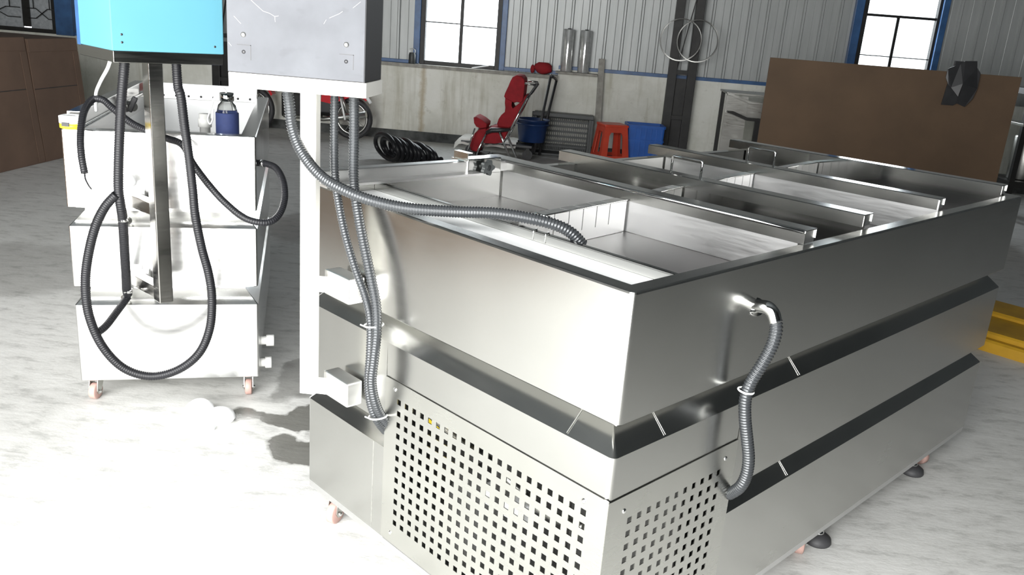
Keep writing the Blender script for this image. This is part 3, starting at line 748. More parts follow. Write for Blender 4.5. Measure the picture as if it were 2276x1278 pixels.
# left rim ledge with rail and clamp knob
MB().box((0.0,0.10,sz['t1']),(0.045,SD,sz['t1']+0.05),0.003).build('side_rail', MT['steel_post'], st)
MB().box((0.056,0.06,0.97),(0.062,SD-0.1,1.035)).build('inner_rail', MT['steel_post'], st)
kn = MB().tube([SM.inverted() @ at(283,233,3.75), SM.inverted() @ at(297,238,3.72)],0.02,12).build('clamp_knob', MT['zinc'], st)
MB().box((-0.012,-0.012,-0.035),(0.012,0.012,0.035),0.004,Matrix.Translation(SM.inverted() @ at(294,232,3.72)) @ Matrix.Rotation(R(25),4,'Y')).build('knob_lever', MT['black_plastic'], kn)
caster(st, 0.045, 0.05, 0.088, R(250), 0.032); caster(st, SW-0.042, 0.05, 0.088, R(268), 0.032); caster(st, 0.045, SD-0.06, 0.088, R(250), 0.032); caster(st, SW-0.045, SD-0.06, 0.088, R(250), 0.032)
for y, z, l in ((0.10,0.205,0.055),(0.085,0.115,0.045)):
    MB().tube([(SW-0.004,y,z),(SW+l*0.45,y,z)],0.017,16).tube([(SW+l*0.45,y,z),(SW+l,y,z)],0.023,16).build('drain_stub', MT['pvc'], st)
MB().box((0.185,-0.006,0.478),(0.24,0.0,0.55),0.002).build('face_plate', MT['steel_white'], st)
# hose fittings on the front face
for x, z in ((0.175,0.425),(0.20,0.718)):
    MB().lathe([(0.014,0),(0.014,0.012),(0.009,0.014),(0.009,0.035),(0,0.035)],12,Matrix.Translation((x,0,z)) @ FX).build('hose_fitting', MT['zinc'], st)
# pvc riser inside the basin
MB().lathe([(0,0.862),(0.022,0.862),(0.022,0.985),(0.028,0.985),(0.028,1.02),(0.024,1.022),(0.024,1.04),(0,1.04)],16,Matrix.Translation(SM.inverted() @ Vector((*at(455,262,3.55).xy,0)))).build('pvc_riser', MT['pvc'], st)

# bottle standing in the basin
bp = at(505,250,3.30)
bo = thing('glass_bottle', 'clear glass bottle in a navy blue sleeve with steel cap', 'bottle', (bp.x, bp.y, 0.862))
MB().lathe([(0,0),(0.036,0),(0.040,0.004),(0.040,0.225),(0.034,0.252),(0.022,0.266),(0.022,0.272),(0,0.272)],24).build('body', MT['bottle_glass'], bo)
MB().lathe([(0.0425,0.006),(0.0445,0.008),(0.0445,0.222),(0.0425,0.224),(0.0405,0.222)],24).build('sleeve', MT['navy'], bo)
MB().lathe([(0.0255,0.268),(0.0275,0.270),(0.0275,0.298),(0.025,0.300),(0,0.300)],20).build('cap', MT['chrome'], bo)
MB().tube(spline([(0.0,0,0.300),(-0.010,-0.01,0.316),(-0.035,-0.015,0.305),(-0.055,-0.02,0.24),(-0.072,-0.02,0.195),(-0.062,-0.02,0.175),(-0.050,-0.02,0.20),(-0.048,-0.02,0.235)],8),0.0035,6).build('carry_strap', MT['tie'], bo)

# roll of tape on the left front corner
tp = SWp(0.030,0.035,sz['t1'])
tr_ = thing('tape_roll', 'white and yellow roll of tape on the rim corner of the narrow tank', 'tape', (tp.x,tp.y,tp.z+0.001))
MB().lathe([(0.020,0.0),(0.040,0.0),(0.040,0.016),(0.020,0.016)],24).build('yellow_tape', MT['yellow_tape'], tr_)
MB().lathe([(0.020,0.0165),(0.041,0.0165),(0.041,0.040),(0.030,0.044),(0.020,0.040)],24).build('white_tape', MT['foam'], tr_)
MB().box((-0.012,-0.043,0.008),(0.014,-0.039,0.022)).build('core_tab', MT['rubber'], tr_)

# ------------------------------------------------------------------ light blue control box on its steel post
AE = R(47); BA = R(48)
cb = thing('control_stand', 'light blue control box on a polished steel post bracketed to the narrow tank', 'control panel', (-1.434, 2.722, 0.0), BA)
MB().box((0,0,0.472),(0.048,0.056,1.302),0.003).build('post', MT['steel_post'], cb)
CI = (Matrix.Translation((-1.434,2.722,0)) @ Matrix.Rotation(BA,4,'Z')).inverted()
for z in (0.500, 0.800):
    a = CI @ SWp(0.215,-0.004,z); b = Vector((0.024,0.03,z))
    MB().bar(a, b, 0.040, 0.044, bevel=0.003).build('arm', MT['steel_post'], cb)
    MB().bar(CI @ SWp(0.165,-0.011,z), CI @ SWp(0.265,-0.011,z), 0.018, 0.075, bevel=0.003).build('mounting_block', MT['steel_white'], cb)
MB().blob(CI @ SWp(0.215,-0.05,0.872), 0.034, 2, 0.10, 5, (0.9,0.9,0.75)).build('crumpled_film', MT['foam'], cb)
bx0, bx1, by0, by1 = -0.150, 0.200, -0.125, 0.195
MB().box((bx0+0.003,by0+0.003,1.302),(bx1-0.003,by1-0.003,1.337),0.002).build('tray', MT['steel_post'], cb)
bc = MB().box((bx0,by0,1.337),(bx1,by1,1.80),0.003).build('cabinet', MT['blue_box'], cb)
MB().box((bx0-0.001,by1-0.030,1.335),(bx0-0.0002,by1+0.001,1.80)).build('door_edge', MT['blue_trim'], bc)
for x, z in ((bx0+0.03,1.362),(bx1-0.03,1.360),(bx0+0.03,1.385)):
    MB().lathe([(0,0.001),(0.0035,0.001),(0.0035,0)],10,Matrix.Translation((x,by0,z)) @ FX).build('rivet_hole', MT['black_plastic'], bc)

BH = 'black hoses of the light blue control box'
def bhose(label, pts, r, pitch=0.008, name='black_hose'):
    o = conduit_mesh(MB(), pts, r, pitch, 10, 0.93).build(name, MT['black_hose'])
    return tag(o, label, 'hose', BH)
hA = bhose('black hose hanging straight down left of the steel post', [at(277,124,2.68), at(276,150,2.68), at(270,220,2.68), at(265,320,2.67), at(263,410,2.67), at(267,450,2.67), at(273,490,2.69), at(277,560,2.74), at(280,610,2.79), at(281,638,2.82), at(284,654,2.85)], 0.0162)
for q, Y in (((274,488),2.69),((284,646),2.83)):
    MB().tube([at(q[0],q[1]-4,Y), at(q[0]+0.5,q[1]+4,Y)],0.0165,14).build('hose_clamp', MT['chrome'], hA)
hB = bhose('long black hose drooping in a wide loop across the narrow tank front', [at(391,122,2.80), at(393,160,2.80), at(396,195,2.79), at(402,215,2.78), at(410,280,2.77), at(420,350,2.76), at(428,420,2.75), at(434,480,2.75), at(448,550,2.76), at(464,610,2.77), at(471,665,2.77), at(466,730,2.76), at(442,785,2.74), at(395,822,2.72), at(335,836,2.70), at(275,818,2.68), at(228,770,2.66), at(199,705,2.65), at(190,640,2.65), at(194,580,2.65), at(210,510,2.65), at(232,462,2.65), at(258,432,2.655)], 0.0158)
hC = bhose('short black branch hose joining the loop to the tank fitting', [at(212,742,2.655), at(235,725,2.70), at(262,690,2.78), at(284,660,2.85)], 0.0135)
hD = bhose('black hose crossing over the basin then curling round the tank side', [at(188,385,2.72), at(181,345,2.74), at(179,300,2.78), at(186,250,2.85), at(205,222,2.92), at(228,222,2.93), at(250,240,2.92), at(290,272,2.90), at(330,292,2.88), at(372,308,2.87), at(405,322,2.86), at(430,365,2.84), at(462,408,2.82), at(500,450,2.81), at(545,485,2.80), at(590,495,2.82), at(618,480,2.86), at(632,445,2.92), at(630,405,2.98), at(615,375,3.04), at(592,364,3.08), at(568,362,3.10)], 0.0125)
MB().tube([at(588,363.5,3.083), at(582,363,3.09)],0.0135,12).build('hose_clamp', MT['chrome'], hD)
MB().tube(spline([at(188,385,2.72), at(190,398,2.73), at(197,412,2.76), at(203,420,2.79)],6),0.003,6).build('cable_tail', MT['black_hose'], hD)
tag(MB().tube(spline([at(248,122,2.74), at(240,150,2.76), at(224,180,2.85), at(214,205,2.92), at(213,230,2.97), at(214,246,3.0)],8),0.006,8).build('white_cable', MT['tie']), 'white cable hanging from the light blue control box', 'cable')

# crumpled white piece lying on the floor
pp = atz(462,930,0.0)
fp_ = thing('foam_scrap', 'two-lobed white foam scrap lying on the bright floor', 'scrap', (pp.x,pp.y,0), R(20))
MB().lathe([(0,0),(0.050,0.0),(0.056,0.012),(0.050,0.040),(0.030,0.058),(0,0.062)],20,Matrix.Translation((-0.030,0.03,0.0)) @ Matrix.Rotation(R(8),4,'X')).build('lobe', MT['foam'], fp_)
MB().lathe([(0,0),(0.052,0.0),(0.058,0.012),(0.050,0.030),(0.030,0.042),(0,0.046)],20,Matrix.Translation((0.044,-0.015,0.0))).build('lobe', MT['foam'], fp_)
MB().prism([(-0.078,-0.10),(0.03,-0.10),(0.05,0.0),(-0.06,0.03)],0.0,0.022,'z').build('flap', MT['foam'], fp_)
# ================================================================== THINGS ALONG THE BACK WALL
def grp(l, n): return l
# coil of black hose on the floor
cc = atz(880,362,0.0)
coil = MB(); rnd = random.Random(3); pts = []
ang = R(14)
for k in range(11*22+1):
    t = k/22; a = 2*math.pi*t
    j = t/11.0
    rx = 0.27 - 0.05*j + 0.018*math.sin(3.1*t); rz = 0.185 - 0.075*j + 0.012*math.cos(2.3*t)
    y = -0.05 + 0.02*math.sin(5*t)
    cx = -0.12 + 0.50*j; 
    # loops lie tilted over one another
    X = cx + rx*math.cos(a)*0.62 ; Zz = 0.035 + rz*(1+math.sin(a))*0.70 ; Yy = -0.24*math.cos(a-0.3) + 0.08*j + y
    pts.append(Vector((X, Yy, max(0.026, Zz))))
o = thing('hose_coil', 'heap of coiled black hose on the floor by the back wall', 'hose', (cc.x, cc.y, 0))
MB().tube(pts, 0.024, 8).build('coil', MT['black_hose'], o)
MB().tube(spline([pts[-1], Vector((0.44,-0.12,0.03)), Vector((0.52,-0.16,0.026)), Vector((0.62,-0.14,0.026)), Vector((0.85,-0.10,0.026))],8),0.024,8).build('loose_end', MT['black_hose'], o)
MB().tube(spline([pts[-8], Vector((0.44,0.0,0.09)), Vector((0.52,-0.05,0.05)), Vector((0.58,-0.07,0.028))],8),0.024,8).build('loose_end', MT['black_hose'], o)

# red child's pushchair, seen from its side, built from photo measurements at its own distance
PY = 9.55
def pp_(x, y, dy=0.0): return at(x, y, PY + dy)
so = pp_(1095, 352)
pc = thing('pushchair', 'red padded reclining pushchair with chrome legs and black armrests', 'pushchair', (so.x, so.y, 0))
SOv = Vector((so.x, so.y, 0))
def q(x, y, dy=0.0): return pp_(x, y, dy) - SOv
def slab(outline, d0, d1, mat, name, parent=pc, puff=0.03, hole=None):
    """a padded cushion: the outline on its own vertical plane, given thickness and rounded edges"""
    A = [q(x, y) for x, y in outline]
    c = sum(A, Vector())/len(A); mb = MB(); rings = []
    for d, k in ((d0,0.80),(d0+puff*0.3,0.94),(d0+puff,1.0),(d1-puff,1.0),(d1-puff*0.3,0.94),(d1,0.80)):
        rings.append([mb.v((c.x+(p.x-c.x)*(1-(1-k)*0.45), d, c.z+(p.z-c.z)*(1-(1-k)*0.45))) for p in A])
    n = len(A)
    for a, b in zip(rings, rings[1:]):
        for k in range(n):
            f = mb.bm.faces.new((a[k], a[(k+1)%n], b[(k+1)%n], b[k])); f.smooth = True
    f0 = mb.bm.faces.new(rings[0][::-1]); f1 = mb.bm.faces.new(rings[-1])
    return mb.build(name, MT[mat], parent)
slab([(1143,169),(1152,165),(1163,167),(1169,174),(1170,186),(1168,205),(1166,222),(1161,226),(1152,224),(1146,226),(1142,224),(1127,216),(1124,212),(1126,205),(1133,190),(1138,178)], -0.20, 0.20, 'red_fabric', 'headrest')
slab([(1126,214),(1141,220),(1140,232),(1143,238),(1150,233),(1158,226),(1166,222),(1172,208),(1174,213),(1168,232),(1160,248),(1150,262),(1143,276),(1133,282),(1110,279),(1108,272),(1111,262),(1117,253),(1125,246),(1126,236),(1125,226)], -0.17, 0.17, 'red_fabric', 'backrest')
slab([(1086,283),(1110,277),(1133,282),(1125,312),(1105,315),(1080,314),(1076,300)], -0.20, 0.20, 'red_fabric', 'seat')
slab([(1068,284),(1084,281),(1086,292),(1078,304),(1070,322),(1068,335),(1050,332),(1048,316),(1049,304),(1056,303),(1058,294)], -0.15, 0.15, 'red_fabric', 'leg_rest')
slab([(1057,258),(1063,256),(1076,263),(1087,272),(1086,280),(1072,282),(1063,278),(1058,270)], -0.18, 0.18, 'red_fabric', 'front_bumper')
for dy in (-0.24, 0.24):
    D = lambda x, y: q(x, y) + Vector((0, dy, 0))
    MB().tube([D(1087,291), D(1070,325), D(1057,363)],0.011,8).build('front_leg', MT['chrome'], pc)
    MB().tube([D(1114,285), D(1124,310), D(1143,357)],0.013,8).build('rear_leg', MT['chrome'], pc)
    MB().tube([D(1177,210), D(1150,262), D(1126,308)],0.012,8).build('side_tube', MT['chrome'], pc)
    MB().tube([D(1062,280), D(1055,300), D(1044,340)],0.009,8).build('front_strut', MT['chrome'], pc)
    MB().tube([D(1087,290), D(1098,284), D(1116,284), D(1140,283)],[0.018,0.028,0.026,0.014],10).build('armrest', MT['black_plastic'], pc)
    w_ = MB(); c = D(1050,352); c.z = 0.075
    w_.tube([c+Vector((0,-0.02,0)), c+Vector((0,0.02,0))],0.073,18); w_.build('front_wheel', MT['rubber'], pc)
    MB().tube([D(1170,183), D(1190,185)],0.011,8).build('handle_arm', MT['zinc'], pc)
    MB().tube([D(1190,184), D(1193,190), D(1181,207), D(1176,213)],0.012,8).build('handle_grip', MT['black_plastic'], pc)
MB().tube([q(1191,187)+Vector((0,-0.24,0)), q(1191,187)+Vector((0,0.24,0))],0.012,8).build('handle_bar', MT['black_plastic'], pc)
MB().tube([q(1126,306)+Vector((0,-0.24,0)), q(1126,306)+Vector((0,0.24,0))],0.010,8).build('cross_tube', MT['chrome'], pc)
MB().box(tuple(q(1055,352)+Vector((-0.05,-0.22,-0.01))), tuple(q(1085,342)+Vector((0.0,0.22,0.0))),0.01).build('footrest', MT['black_plastic'], pc)
MB().prism([(-0.10,0.03),(0.10,0.03),(0.10,0.06),(-0.10,0.06)],-0.2,0.2,'y',Matrix.Translation((q(1070,345).x,0,0.02))).build('shoe_tray', MT['grey_plastic'], pc)

# folding hand truck with its tall handle and a white sheet on its platform
HY = 10.14
hb = at(1165,345,HY)
ht = thing('hand_truck', 'black folding hand truck with a tall loop handle behind the pushchair', 'trolley', (hb.x, hb.y, 0))
hv = Vector((hb.x, hb.y, 0))
def hq(x, y, dy=0.0): return at(x, y, HY+dy) - hv
L0, L1 = hq(1190,335), hq(1224,168)
off = hq(1236,175) - hq(1224,168)
MB().tube([hq(1186,340,-0.12), hq(1203,270,-0.06), hq(1224,170,0.0)],0.016,8).build('handle_tube', MT['black_plastic'], ht)
MB().tube([hq(1198,345,0.22), hq(1214,270,0.26), hq(1237,178,0.30)],0.016,8).build('handle_tube', MT['black_plastic'], ht)
MB().tube([hq(1224,170,0.0), hq(1231,171,0.15), hq(1237,178,0.30)],0.016,8).build('handle_grip', MT['black_plastic'], ht)
MB().tube([hq(1203,268,-0.06), hq(1214,270,0.26)],0.012,8).build('handle_rung', MT['black_plastic'], ht)
pz = 0.14
MB().box((hq(1030,330).x,-0.24,pz),(hq(1185,330).x,0.24,pz+0.03),0.006).build('platform', MT['black_plastic'], ht)
for x in (1050, 1175):
    for s in (-0.2, 0.2):
        c = Vector((hq(x,340).x, s, 0.062))
        MB().tube([c+Vector((0,-0.018,0)), c+Vector((0,0.018,0))],0.060,16).build('wheel', MT['rubber'], ht)
        MB().box((c.x-0.02,s-0.026,0.06),(c.x+0.02,s+0.026,pz)).build('wheel_fork', MT['dark_steel'], ht)
sheet = MB(); rnd = random.Random(4); nx, ny = 16, 8; g = []
xa, xb = hq(1018,330).x, hq(1150,330).x
for i in range(nx+1):
    row = []
    for j in range(ny+1):
        z = pz+0.032+rnd.uniform(0.004,0.018); x = xa+(xb-xa)*i/nx
        if i == 0: z -= 0.05
        y = -0.26+0.50*j/ny
        if j == 0: z -= 0.06
        row.append(sheet.v((x+rnd.uniform(-.01,.01), y+rnd.uniform(-.008,.008), z)))
    g.append(row)
for i in range(nx):
    for j in range(ny): sheet.bm.faces.new((g[i][j], g[i+1][j], g[i+1][j+1], g[i][j+1]))
sh = sheet.build('white_sheet', MT['white_rag'], None, (hb.x, hb.y, 0)); md = sh.modifiers.new('thick','SOLIDIFY'); md.thickness = 0.006; md.offset = 1
tag(sh, 'creased white plastic sheet draped over the hand truck platform', 'sheet')
# blue tub standing on the platform
bt = at(1178,300,HY)
tub = thing('plastic_tub', 'deep blue plastic tub standing on the hand truck', 'tub', (bt.x+0.02, HY+0.02, pz+0.052))
MB().lathe([(0,0.0),(0.15,0.0),(0.155,0.01),(0.185,0.245),(0.20,0.25),(0.20,0.265),(0.178,0.265),(0.148,0.012),(0,0.012)],28).build('bowl', MT['navy_plastic'], tub)
MB().lathe([(0.192,0.20),(0.198,0.203),(0.198,0.215),(0.192,0.218)],28).build('rim_band', MT['navy_plastic'], tub)

# dark ventilated crate on its side, real slots
CYc = 10.45
cbp = at(1245,350,CYc)
cl, cr_, cbz = at(1178,345,CYc).x, at(1310,345,CYc).x, 0.0
ztop = at(1245,254,CYc).z
crate = thing('plastic_crate', 'dark grey ventilated plastic crate tipped on its side against the wall', 'crate', ((cl+cr_)/2, CYc, 0))
hw = (cr_-cl)/2
fr = MB()
for lo, hi in (((-hw,0,0),(-hw+0.05,0.28,ztop)),((hw-0.05,0,0),(hw,0.28,ztop)),((-hw+0.05,0,ztop-0.05),(hw-0.05,0.28,ztop)),((-hw+0.05,0,0),(hw-0.05,0.28,0.03))): fr.box(lo, hi, 0.008)
fr.build('frame', MT['grey_plastic'], crate)
fr2 = MB().box((-hw-0.012,-0.02,ztop-0.04),(hw+0.012,0.02,ztop+0.012),0.008).box((-hw-0.012,-0.02,0),(-hw+0.02,0.02,ztop-0.04),0.004).box((hw-0.02,-0.02,0),(hw+0.012,0.02,ztop-0.04),0.004)
fr2.build('rim', MT['grey_plastic'], crate)
nr = 7; zr0, zr1 = 0.03, ztop-0.05
for r_ in range(nr+1):
    z = zr0+(zr1-zr0)*r_/nr
    MB().box((-hw+0.05,0.262,z-0.012),(hw-0.05,0.276,z+0.012)).build('rail', MT['grey_plastic'], crate)
slat = None
for k in range(26):
    x = -hw+0.06+k*(2*hw-0.12)/25
    if slat is None: slat = MB().box((-0.0045,0.264,zr0),(0.0045,0.274,zr1)).build('slat', MT['grey_plastic'], crate); o = slat
    else: o = slat.copy(); COL.objects.link(o); o.parent = crate
    o.location = (x,0,0)

# orange-red plastic stool
SYs = 10.10
sb = at(1352,352,SYs); stz = at(1352,274,SYs).z
sl_, sr_ = at(1310,350,SYs).x, at(1398,350,SYs).x
stool = thing('plastic_stool', 'orange-red square plastic stool with open arched sides', 'stool', ((sl_+sr_)/2, SYs+0.02, 0), R(20))
hb_ = (sr_-sl_)/2*0.80; htp = hb_*0.74; H = stz
MB().box((-htp-0.01,-htp-0.01,H-0.03),(htp+0.01,htp+0.01,H),0.010).build('seat', MT['red_plastic'], stool)
def side(k):
    mb = MB(); M = Matrix.Rotation(R(90*k),4,'Z')
    def P(s, z, d=0.0):
        h_ = hb_+(htp-hb_)*(z/(H-0.02)); return M @ Vector((s*h_, -h_+d, z))
    outer = [(-1,0.0),(-1,H-0.02),(1,H-0.02),(1,0.0),(0.62,0.0),(0.60,0.09),(-0.60,0.09),(-0.62,0.0)]
    inn = [(-0.56,0.13),(0.56,0.13),(0.56,H-0.13),(0.44,H-0.09),(-0.44,H-0.09),(-0.56,H-0.13)]
    # four panels of the pierced side: two legs, apron, low rail
    quads = [[(-1,0),(-0.62,0),(-0.60,0.09),(-1,0.09)],[(0.62,0),(1,0),(1,0.09),(0.60,0.09)],[(-1,0.09),(1,0.09),(1,0.13),(-1,0.13)],[(-1,0.13),(-0.56,0.13),(-0.56,H-0.13),(-1,H-0.13)],[(0.56,0.13),(1,0.13),(1,H-0.13),(0.56,H-0.13)],[(-1,H-0.13),(-0.56,H-0.13),(-0.44,H-0.09),(0.44,H-0.09),(0.56,H-0.13),(1,H-0.13),(1,H-0.02),(-1,H-0.02)]]
    for qd in quads:
        A = [mb.v(P(s, z)) for s, z in qd]; B = [mb.v(P(s*0.97, z, 0.012)) for s, z in qd]; n = len(qd)
        mb.bm.faces.new(A); mb.bm.faces.new(B[::-1])
        for i in range(n): mb.bm.faces.new((A[i], B[i], B[(i+1)%n], A[(i+1)%n]))
    mb.build('pierced_side', MT['red_plastic'], stool)
for k in range(4): side(k)

# blue crate beside the column
BYc = 10.18
bl, br = at(1392,330,BYc).x, at(1474,330,BYc).x; bz = at(1420,277,BYc).z
bcr = thing('plastic_crate', 'bright blue plastic crate between the stool and the column', 'crate', ((bl+br)/2-0.02, BYc+0.12, 0), R(4))
hw2 = (br-bl)/2
MB().sweep(rect(-hw2,-0.17,hw2,0.17), [(0.02,0.0),(0.012,0.004),(0.0,bz-0.03),(-0.012,bz-0.03),(-0.012,bz),(0.012,bz),(0.024,0.012)], True, 0.02).build('shell', MT['blue_plastic'], bcr)
MB().box((-hw2+0.015,-0.155,0.004),(hw2-0.015,0.155,0.012)).build('bottom', MT['blue_plastic'], bcr)
for k in range(7):
    x = -hw2+0.03+k*(2*hw2-0.06)/6
    MB().box((x-0.006,-0.174,0.02),(x+0.006,-0.160,bz-0.03),0.002).build('rib', MT['blue_plastic'], bcr)
MB().sweep(rect(-hw2,-0.17,hw2,0.17), [(0.006,bz*0.62),(-0.006,bz*0.62),(-0.006,bz*0.66),(0.006,bz*0.66)], True, 0.02).build('band', MT['blue_plastic'], bcr)

# plank leaning by the stool
a = at(1332,300,10.58); b = at(1338,131,10.70)
tag(MB().bar((a.x-0.02,10.55,0.0),(b.x,10.72,b.z),0.075,0.028,(0,1,0),0.004).build('timber_plank', MT['wood_grey']), 'narrow grey plank leaning upright against the wall', 'plank')

# things on the sill
for xx, lab, zt in ((1258,'left one of two shiny film rolls standing on the sill',1.52),(1296,'right one of two shiny film rolls standing on the sill',1.515)):
    b = at(xx,157,10.70); rl = thing('film_roll', lab, 'roll', (b.x,10.70,1.001), 0, 'film rolls on the sill')
    MB().lathe([(0.020,0),(0.070,0),(0.072,0.01),(0.072,0.485),(0.068,0.495),(0.020,0.495)],20).build('film', MT['foil'], rl)
    MB().lathe([(0.016,-0.002),(0.022,-0.002),(0.022,0.505),(0.016,0.505)],14).build('core', MT['grey_plastic'], rl)
MB  # sill under the rolls
trim((-0.46,YW-0.15,0.975),(0.05,YW+0.0,1.0), MT['wood_grey'], 'short sill board under the film rolls')
rb_ = at(1203,157,10.71)
rg = thing('red_bag', 'crumpled red bag lying on the window sill', 'bag', (rb_.x,10.70,0.946))
mb = MB(); rnd = random.Random(9)
mb.blob((0.02,0,0.075),0.115,2,0.13,2,(1.0,0.55,0.62)); mb.build('bundle', MT['red_fabric'], rg)
MB().blob((-0.105,0,0.055),0.035,2,0.10,3,(0.8,0.7,1.5)).build('knot', MT['red_fabric'], rg)
cn = at(916,130,10.70)
can = thing('small_can', 'small dark can with a wire bail on the sill beside the window', 'can', (cn.x,10.70,0.946))
MB().lathe([(0,0),(0.042,0),(0.044,0.004),(0.044,0.105),(0.036,0.125),(0.036,0.132),(0,0.132)],18).build('body', MT['grey_plastic'], can)
MB().tube(spline([(-0.034,0,0.128),(-0.032,0,0.165),(-0.015,0,0.178),(0.015,0,0.178),(0.032,0,0.165),(0.034,0,0.128)],6),0.004,6).build('wire_bail', MT['zinc'], can)
a = at(1048,143,10.66); b = at(1086,135,10.72)
tag(MB().bar((a.x,10.70,0.952),(b.x,10.76,0.992),0.016,0.012,bevel=0.002).build('white_stick', MT['tie']), 'white stick lying across the corner of the window sill', 'stick')

# motorcycle parked behind the cables
mx = at(783,255,10.35)
mc = thing('motorcycle', 'red motorcycle parked by the wall behind the white post', 'motorcycle', (mx.x, 10.35, 0))
def wheel(x, r):
    n = 36; pts = [(x+ (r-0.035)*math.cos(2*math.pi*k/n), 0, r+(r-0.035)*math.sin(2*math.pi*k/n)) for k in range(n)]
    t = MB().tube(pts, 0.036, 8, closed=True).build('tyre', MT['rubber'], mc)
    pts = [(x+(r-0.07)*math.cos(2*math.pi*k/n), 0, r+(r-0.07)*math.sin(2*math.pi*k/n)) for k in range(n)]
    MB().tube(pts, 0.016, 8, closed=True).build('rim', MT['zinc'], t)
    sp_ = MB()
    for k in range(12):
        a = 2*math.pi*k/12; sp_.tube([(x+0.03*math.cos(a+.4),0.02*(-1)**k,r+0.03*math.sin(a+.4)),(x+(r-0.07)*math.cos(a),0,r+(r-0.07)*math.sin(a))],0.004,5)
    sp_.tube([(x,-0.06,r),(x,0.06,r)],0.055,14); sp_.build('hub', MT['spec'], t)
wheel(0.0, 0.255); wheel(-1.25, 0.275)
MB().prism([(0.20,0.50),(0.14,0.55),(0.0,0.57),(-0.14,0.55),(-0.26,0.48),(-0.24,0.46),(-0.12,0.52),(0.0,0.54),(0.13,0.52),(0.18,0.48)],-0.06,0.06,'y').build('rear_mudguard', MT['red_paint'], mc)
MB().prism([(0.18,0.66),(0.10,0.56),(-0.22,0.42),(-0.36,0.44),(-0.34,0.62),(-0.10,0.72)],-0.11,0.11,'y').build('side_cover', MT['red_paint'], mc)
MB().prism([(0.24,0.74),(0.20,0.68),(-0.30,0.64),(-0.62,0.68),(-0.60,0.75),(-0.2,0.76)],-0.13,0.13,'y').build('seat', MT['rubber'], mc)
MB().prism([(-0.58,0.62),(-0.62,0.80),(-0.75,0.86),(-0.95,0.80),(-0.98,0.66)],-0.14,0.14,'y').build('fuel_tank', MT['red_paint'], mc)
MB().box((-0.85,-0.13,0.22),(-0.40,0.13,0.52),0.03).build('engine', MT['dark_steel'], mc)
MB().box((-0.42,-0.10,0.30),(-0.20,0.10,0.62),0.02).build('battery_case', MT['black_plastic'], mc)
MB().tube([(-0.8,-0.17,0.24),(-0.3,-0.18,0.24),(0.22,-0.18,0.34)],[0.022,0.026,0.045],10).build('exhaust', MT['zinc'], mc)
MB().tube([(0.0,-0.09,0.255),(-0.40,-0.08,0.30)],0.022,8).build('swing_arm', MT['dark_steel'], mc)
MB().tube([(0.0,-0.12,0.27),(-0.14,-0.12,0.60)],0.026,8).build('shock_absorber', MT['zinc'], mc)
MB().tube([(-0.09,-0.20,0.50),(-0.02,-0.24,0.26)],0.012,8).build('side_bar', MT['tie'], mc)
for s in (-0.08, 0.08): MB().tube([(-1.25,s,0.275),(-1.0,s,0.95)],0.022,8).build('fork_leg', MT['chrome'], mc)
MB().prism([(-1.25,0.55),(-1.05,0.53),(-1.0,0.45),(-0.98,0.47),(-1.03,0.56),(-1.26,0.585),(-1.45,0.52),(-1.44,0.50)],-0.06,0.06,'y').build('front_mudguard', MT['red_paint'], mc)
MB().tube([(-0.92,-0.33,1.02),(-0.98,-0.12,1.0),(-0.98,0.12,1.0),(-0.92,0.33,1.02)],0.013,8).build('handlebar', MT['black_plastic'], mc)
MB().lathe([(0,0),(0.06,0.01),(0.085,0.06),(0.085,0.09),(0,0.10)],18,Matrix.Translation((-1.06,0,0.90)) @ Matrix.Rotation(R(-90),4,'Y')).build('headlamp', MT['chrome'], mc)
MB().tube([(0.17,-0.05,0.55),(0.24,-0.05,0.46)],0.02,8).build('tail_strut', MT['tie'], mc)

# big brown hardboard sheet with black plastic hung over its top edge
BY = 8.0
bd = MB(); bd.box((1.545,BY,0.0),(3.70,BY+0.018,1.392),0.002)
tag(bd.build('hardboard_sheet', MT['brown_board']), 'large brown hardboard sheet standing behind the big tank', 'board')
tag(MB().bar((2.0,BY+0.52,0.0),(2.0,BY+0.055,1.2),0.05,0.05).build('board_prop', MT['wood_grey']), 'timber prop behind the brown hardboard sheet', 'prop')
bag = MB()
# a folded sheet: left flap leans out, right flap hangs close to the board, both meet along a crease
L_ = [(3.055,-0.03,1.34),(3.06,-0.025,1.415),(3.16,-0.014,1.465),(3.195,-0.012,1.49),(3.19,-0.075,1.30),(3.17,-0.085,1.19),(3.11,-0.05,1.26),(3.085,-0.045,1.28)]
R_ = [(3.195,-0.012,1.49),(3.295,-0.012,1.497),(3.30,-0.03,1.44),(3.335,-0.035,1.40),(3.335,-0.04,1.27),(3.315,-0.04,1.18),(3.265,-0.035,1.105),(3.19,-0.05,1.13),(3.19,-0.075,1.30)]
B_ = [(3.085,-0.020,1.29),(3.19,-0.026,1.30),(3.20,-0.022,1.13),(3.17,-0.02,1.108),(3.07,-0.02,1.108)]
for poly in (L_, R_, B_):
    A = [bag.v((x, BY+y, z)) for x, y, z in poly]; Bk = [bag.v((x, BY+y+0.008, z)) for x, y, z in poly]; n = len(poly)
    bag.bm.faces.new(A); bag.bm.faces.new(Bk[::-1])
    for k in range(n): bag.bm.faces.new((A[k], Bk[k], Bk[(k+1)%n], A[(k+1)%n]))
bag.box((3.12,BY-0.006,1.394),(3.29,BY+0.028,1.485))
tag(bag.build('plastic_bag', MT['black_plastic']), 'black plastic bag hung over the top of the brown board', 'bag')

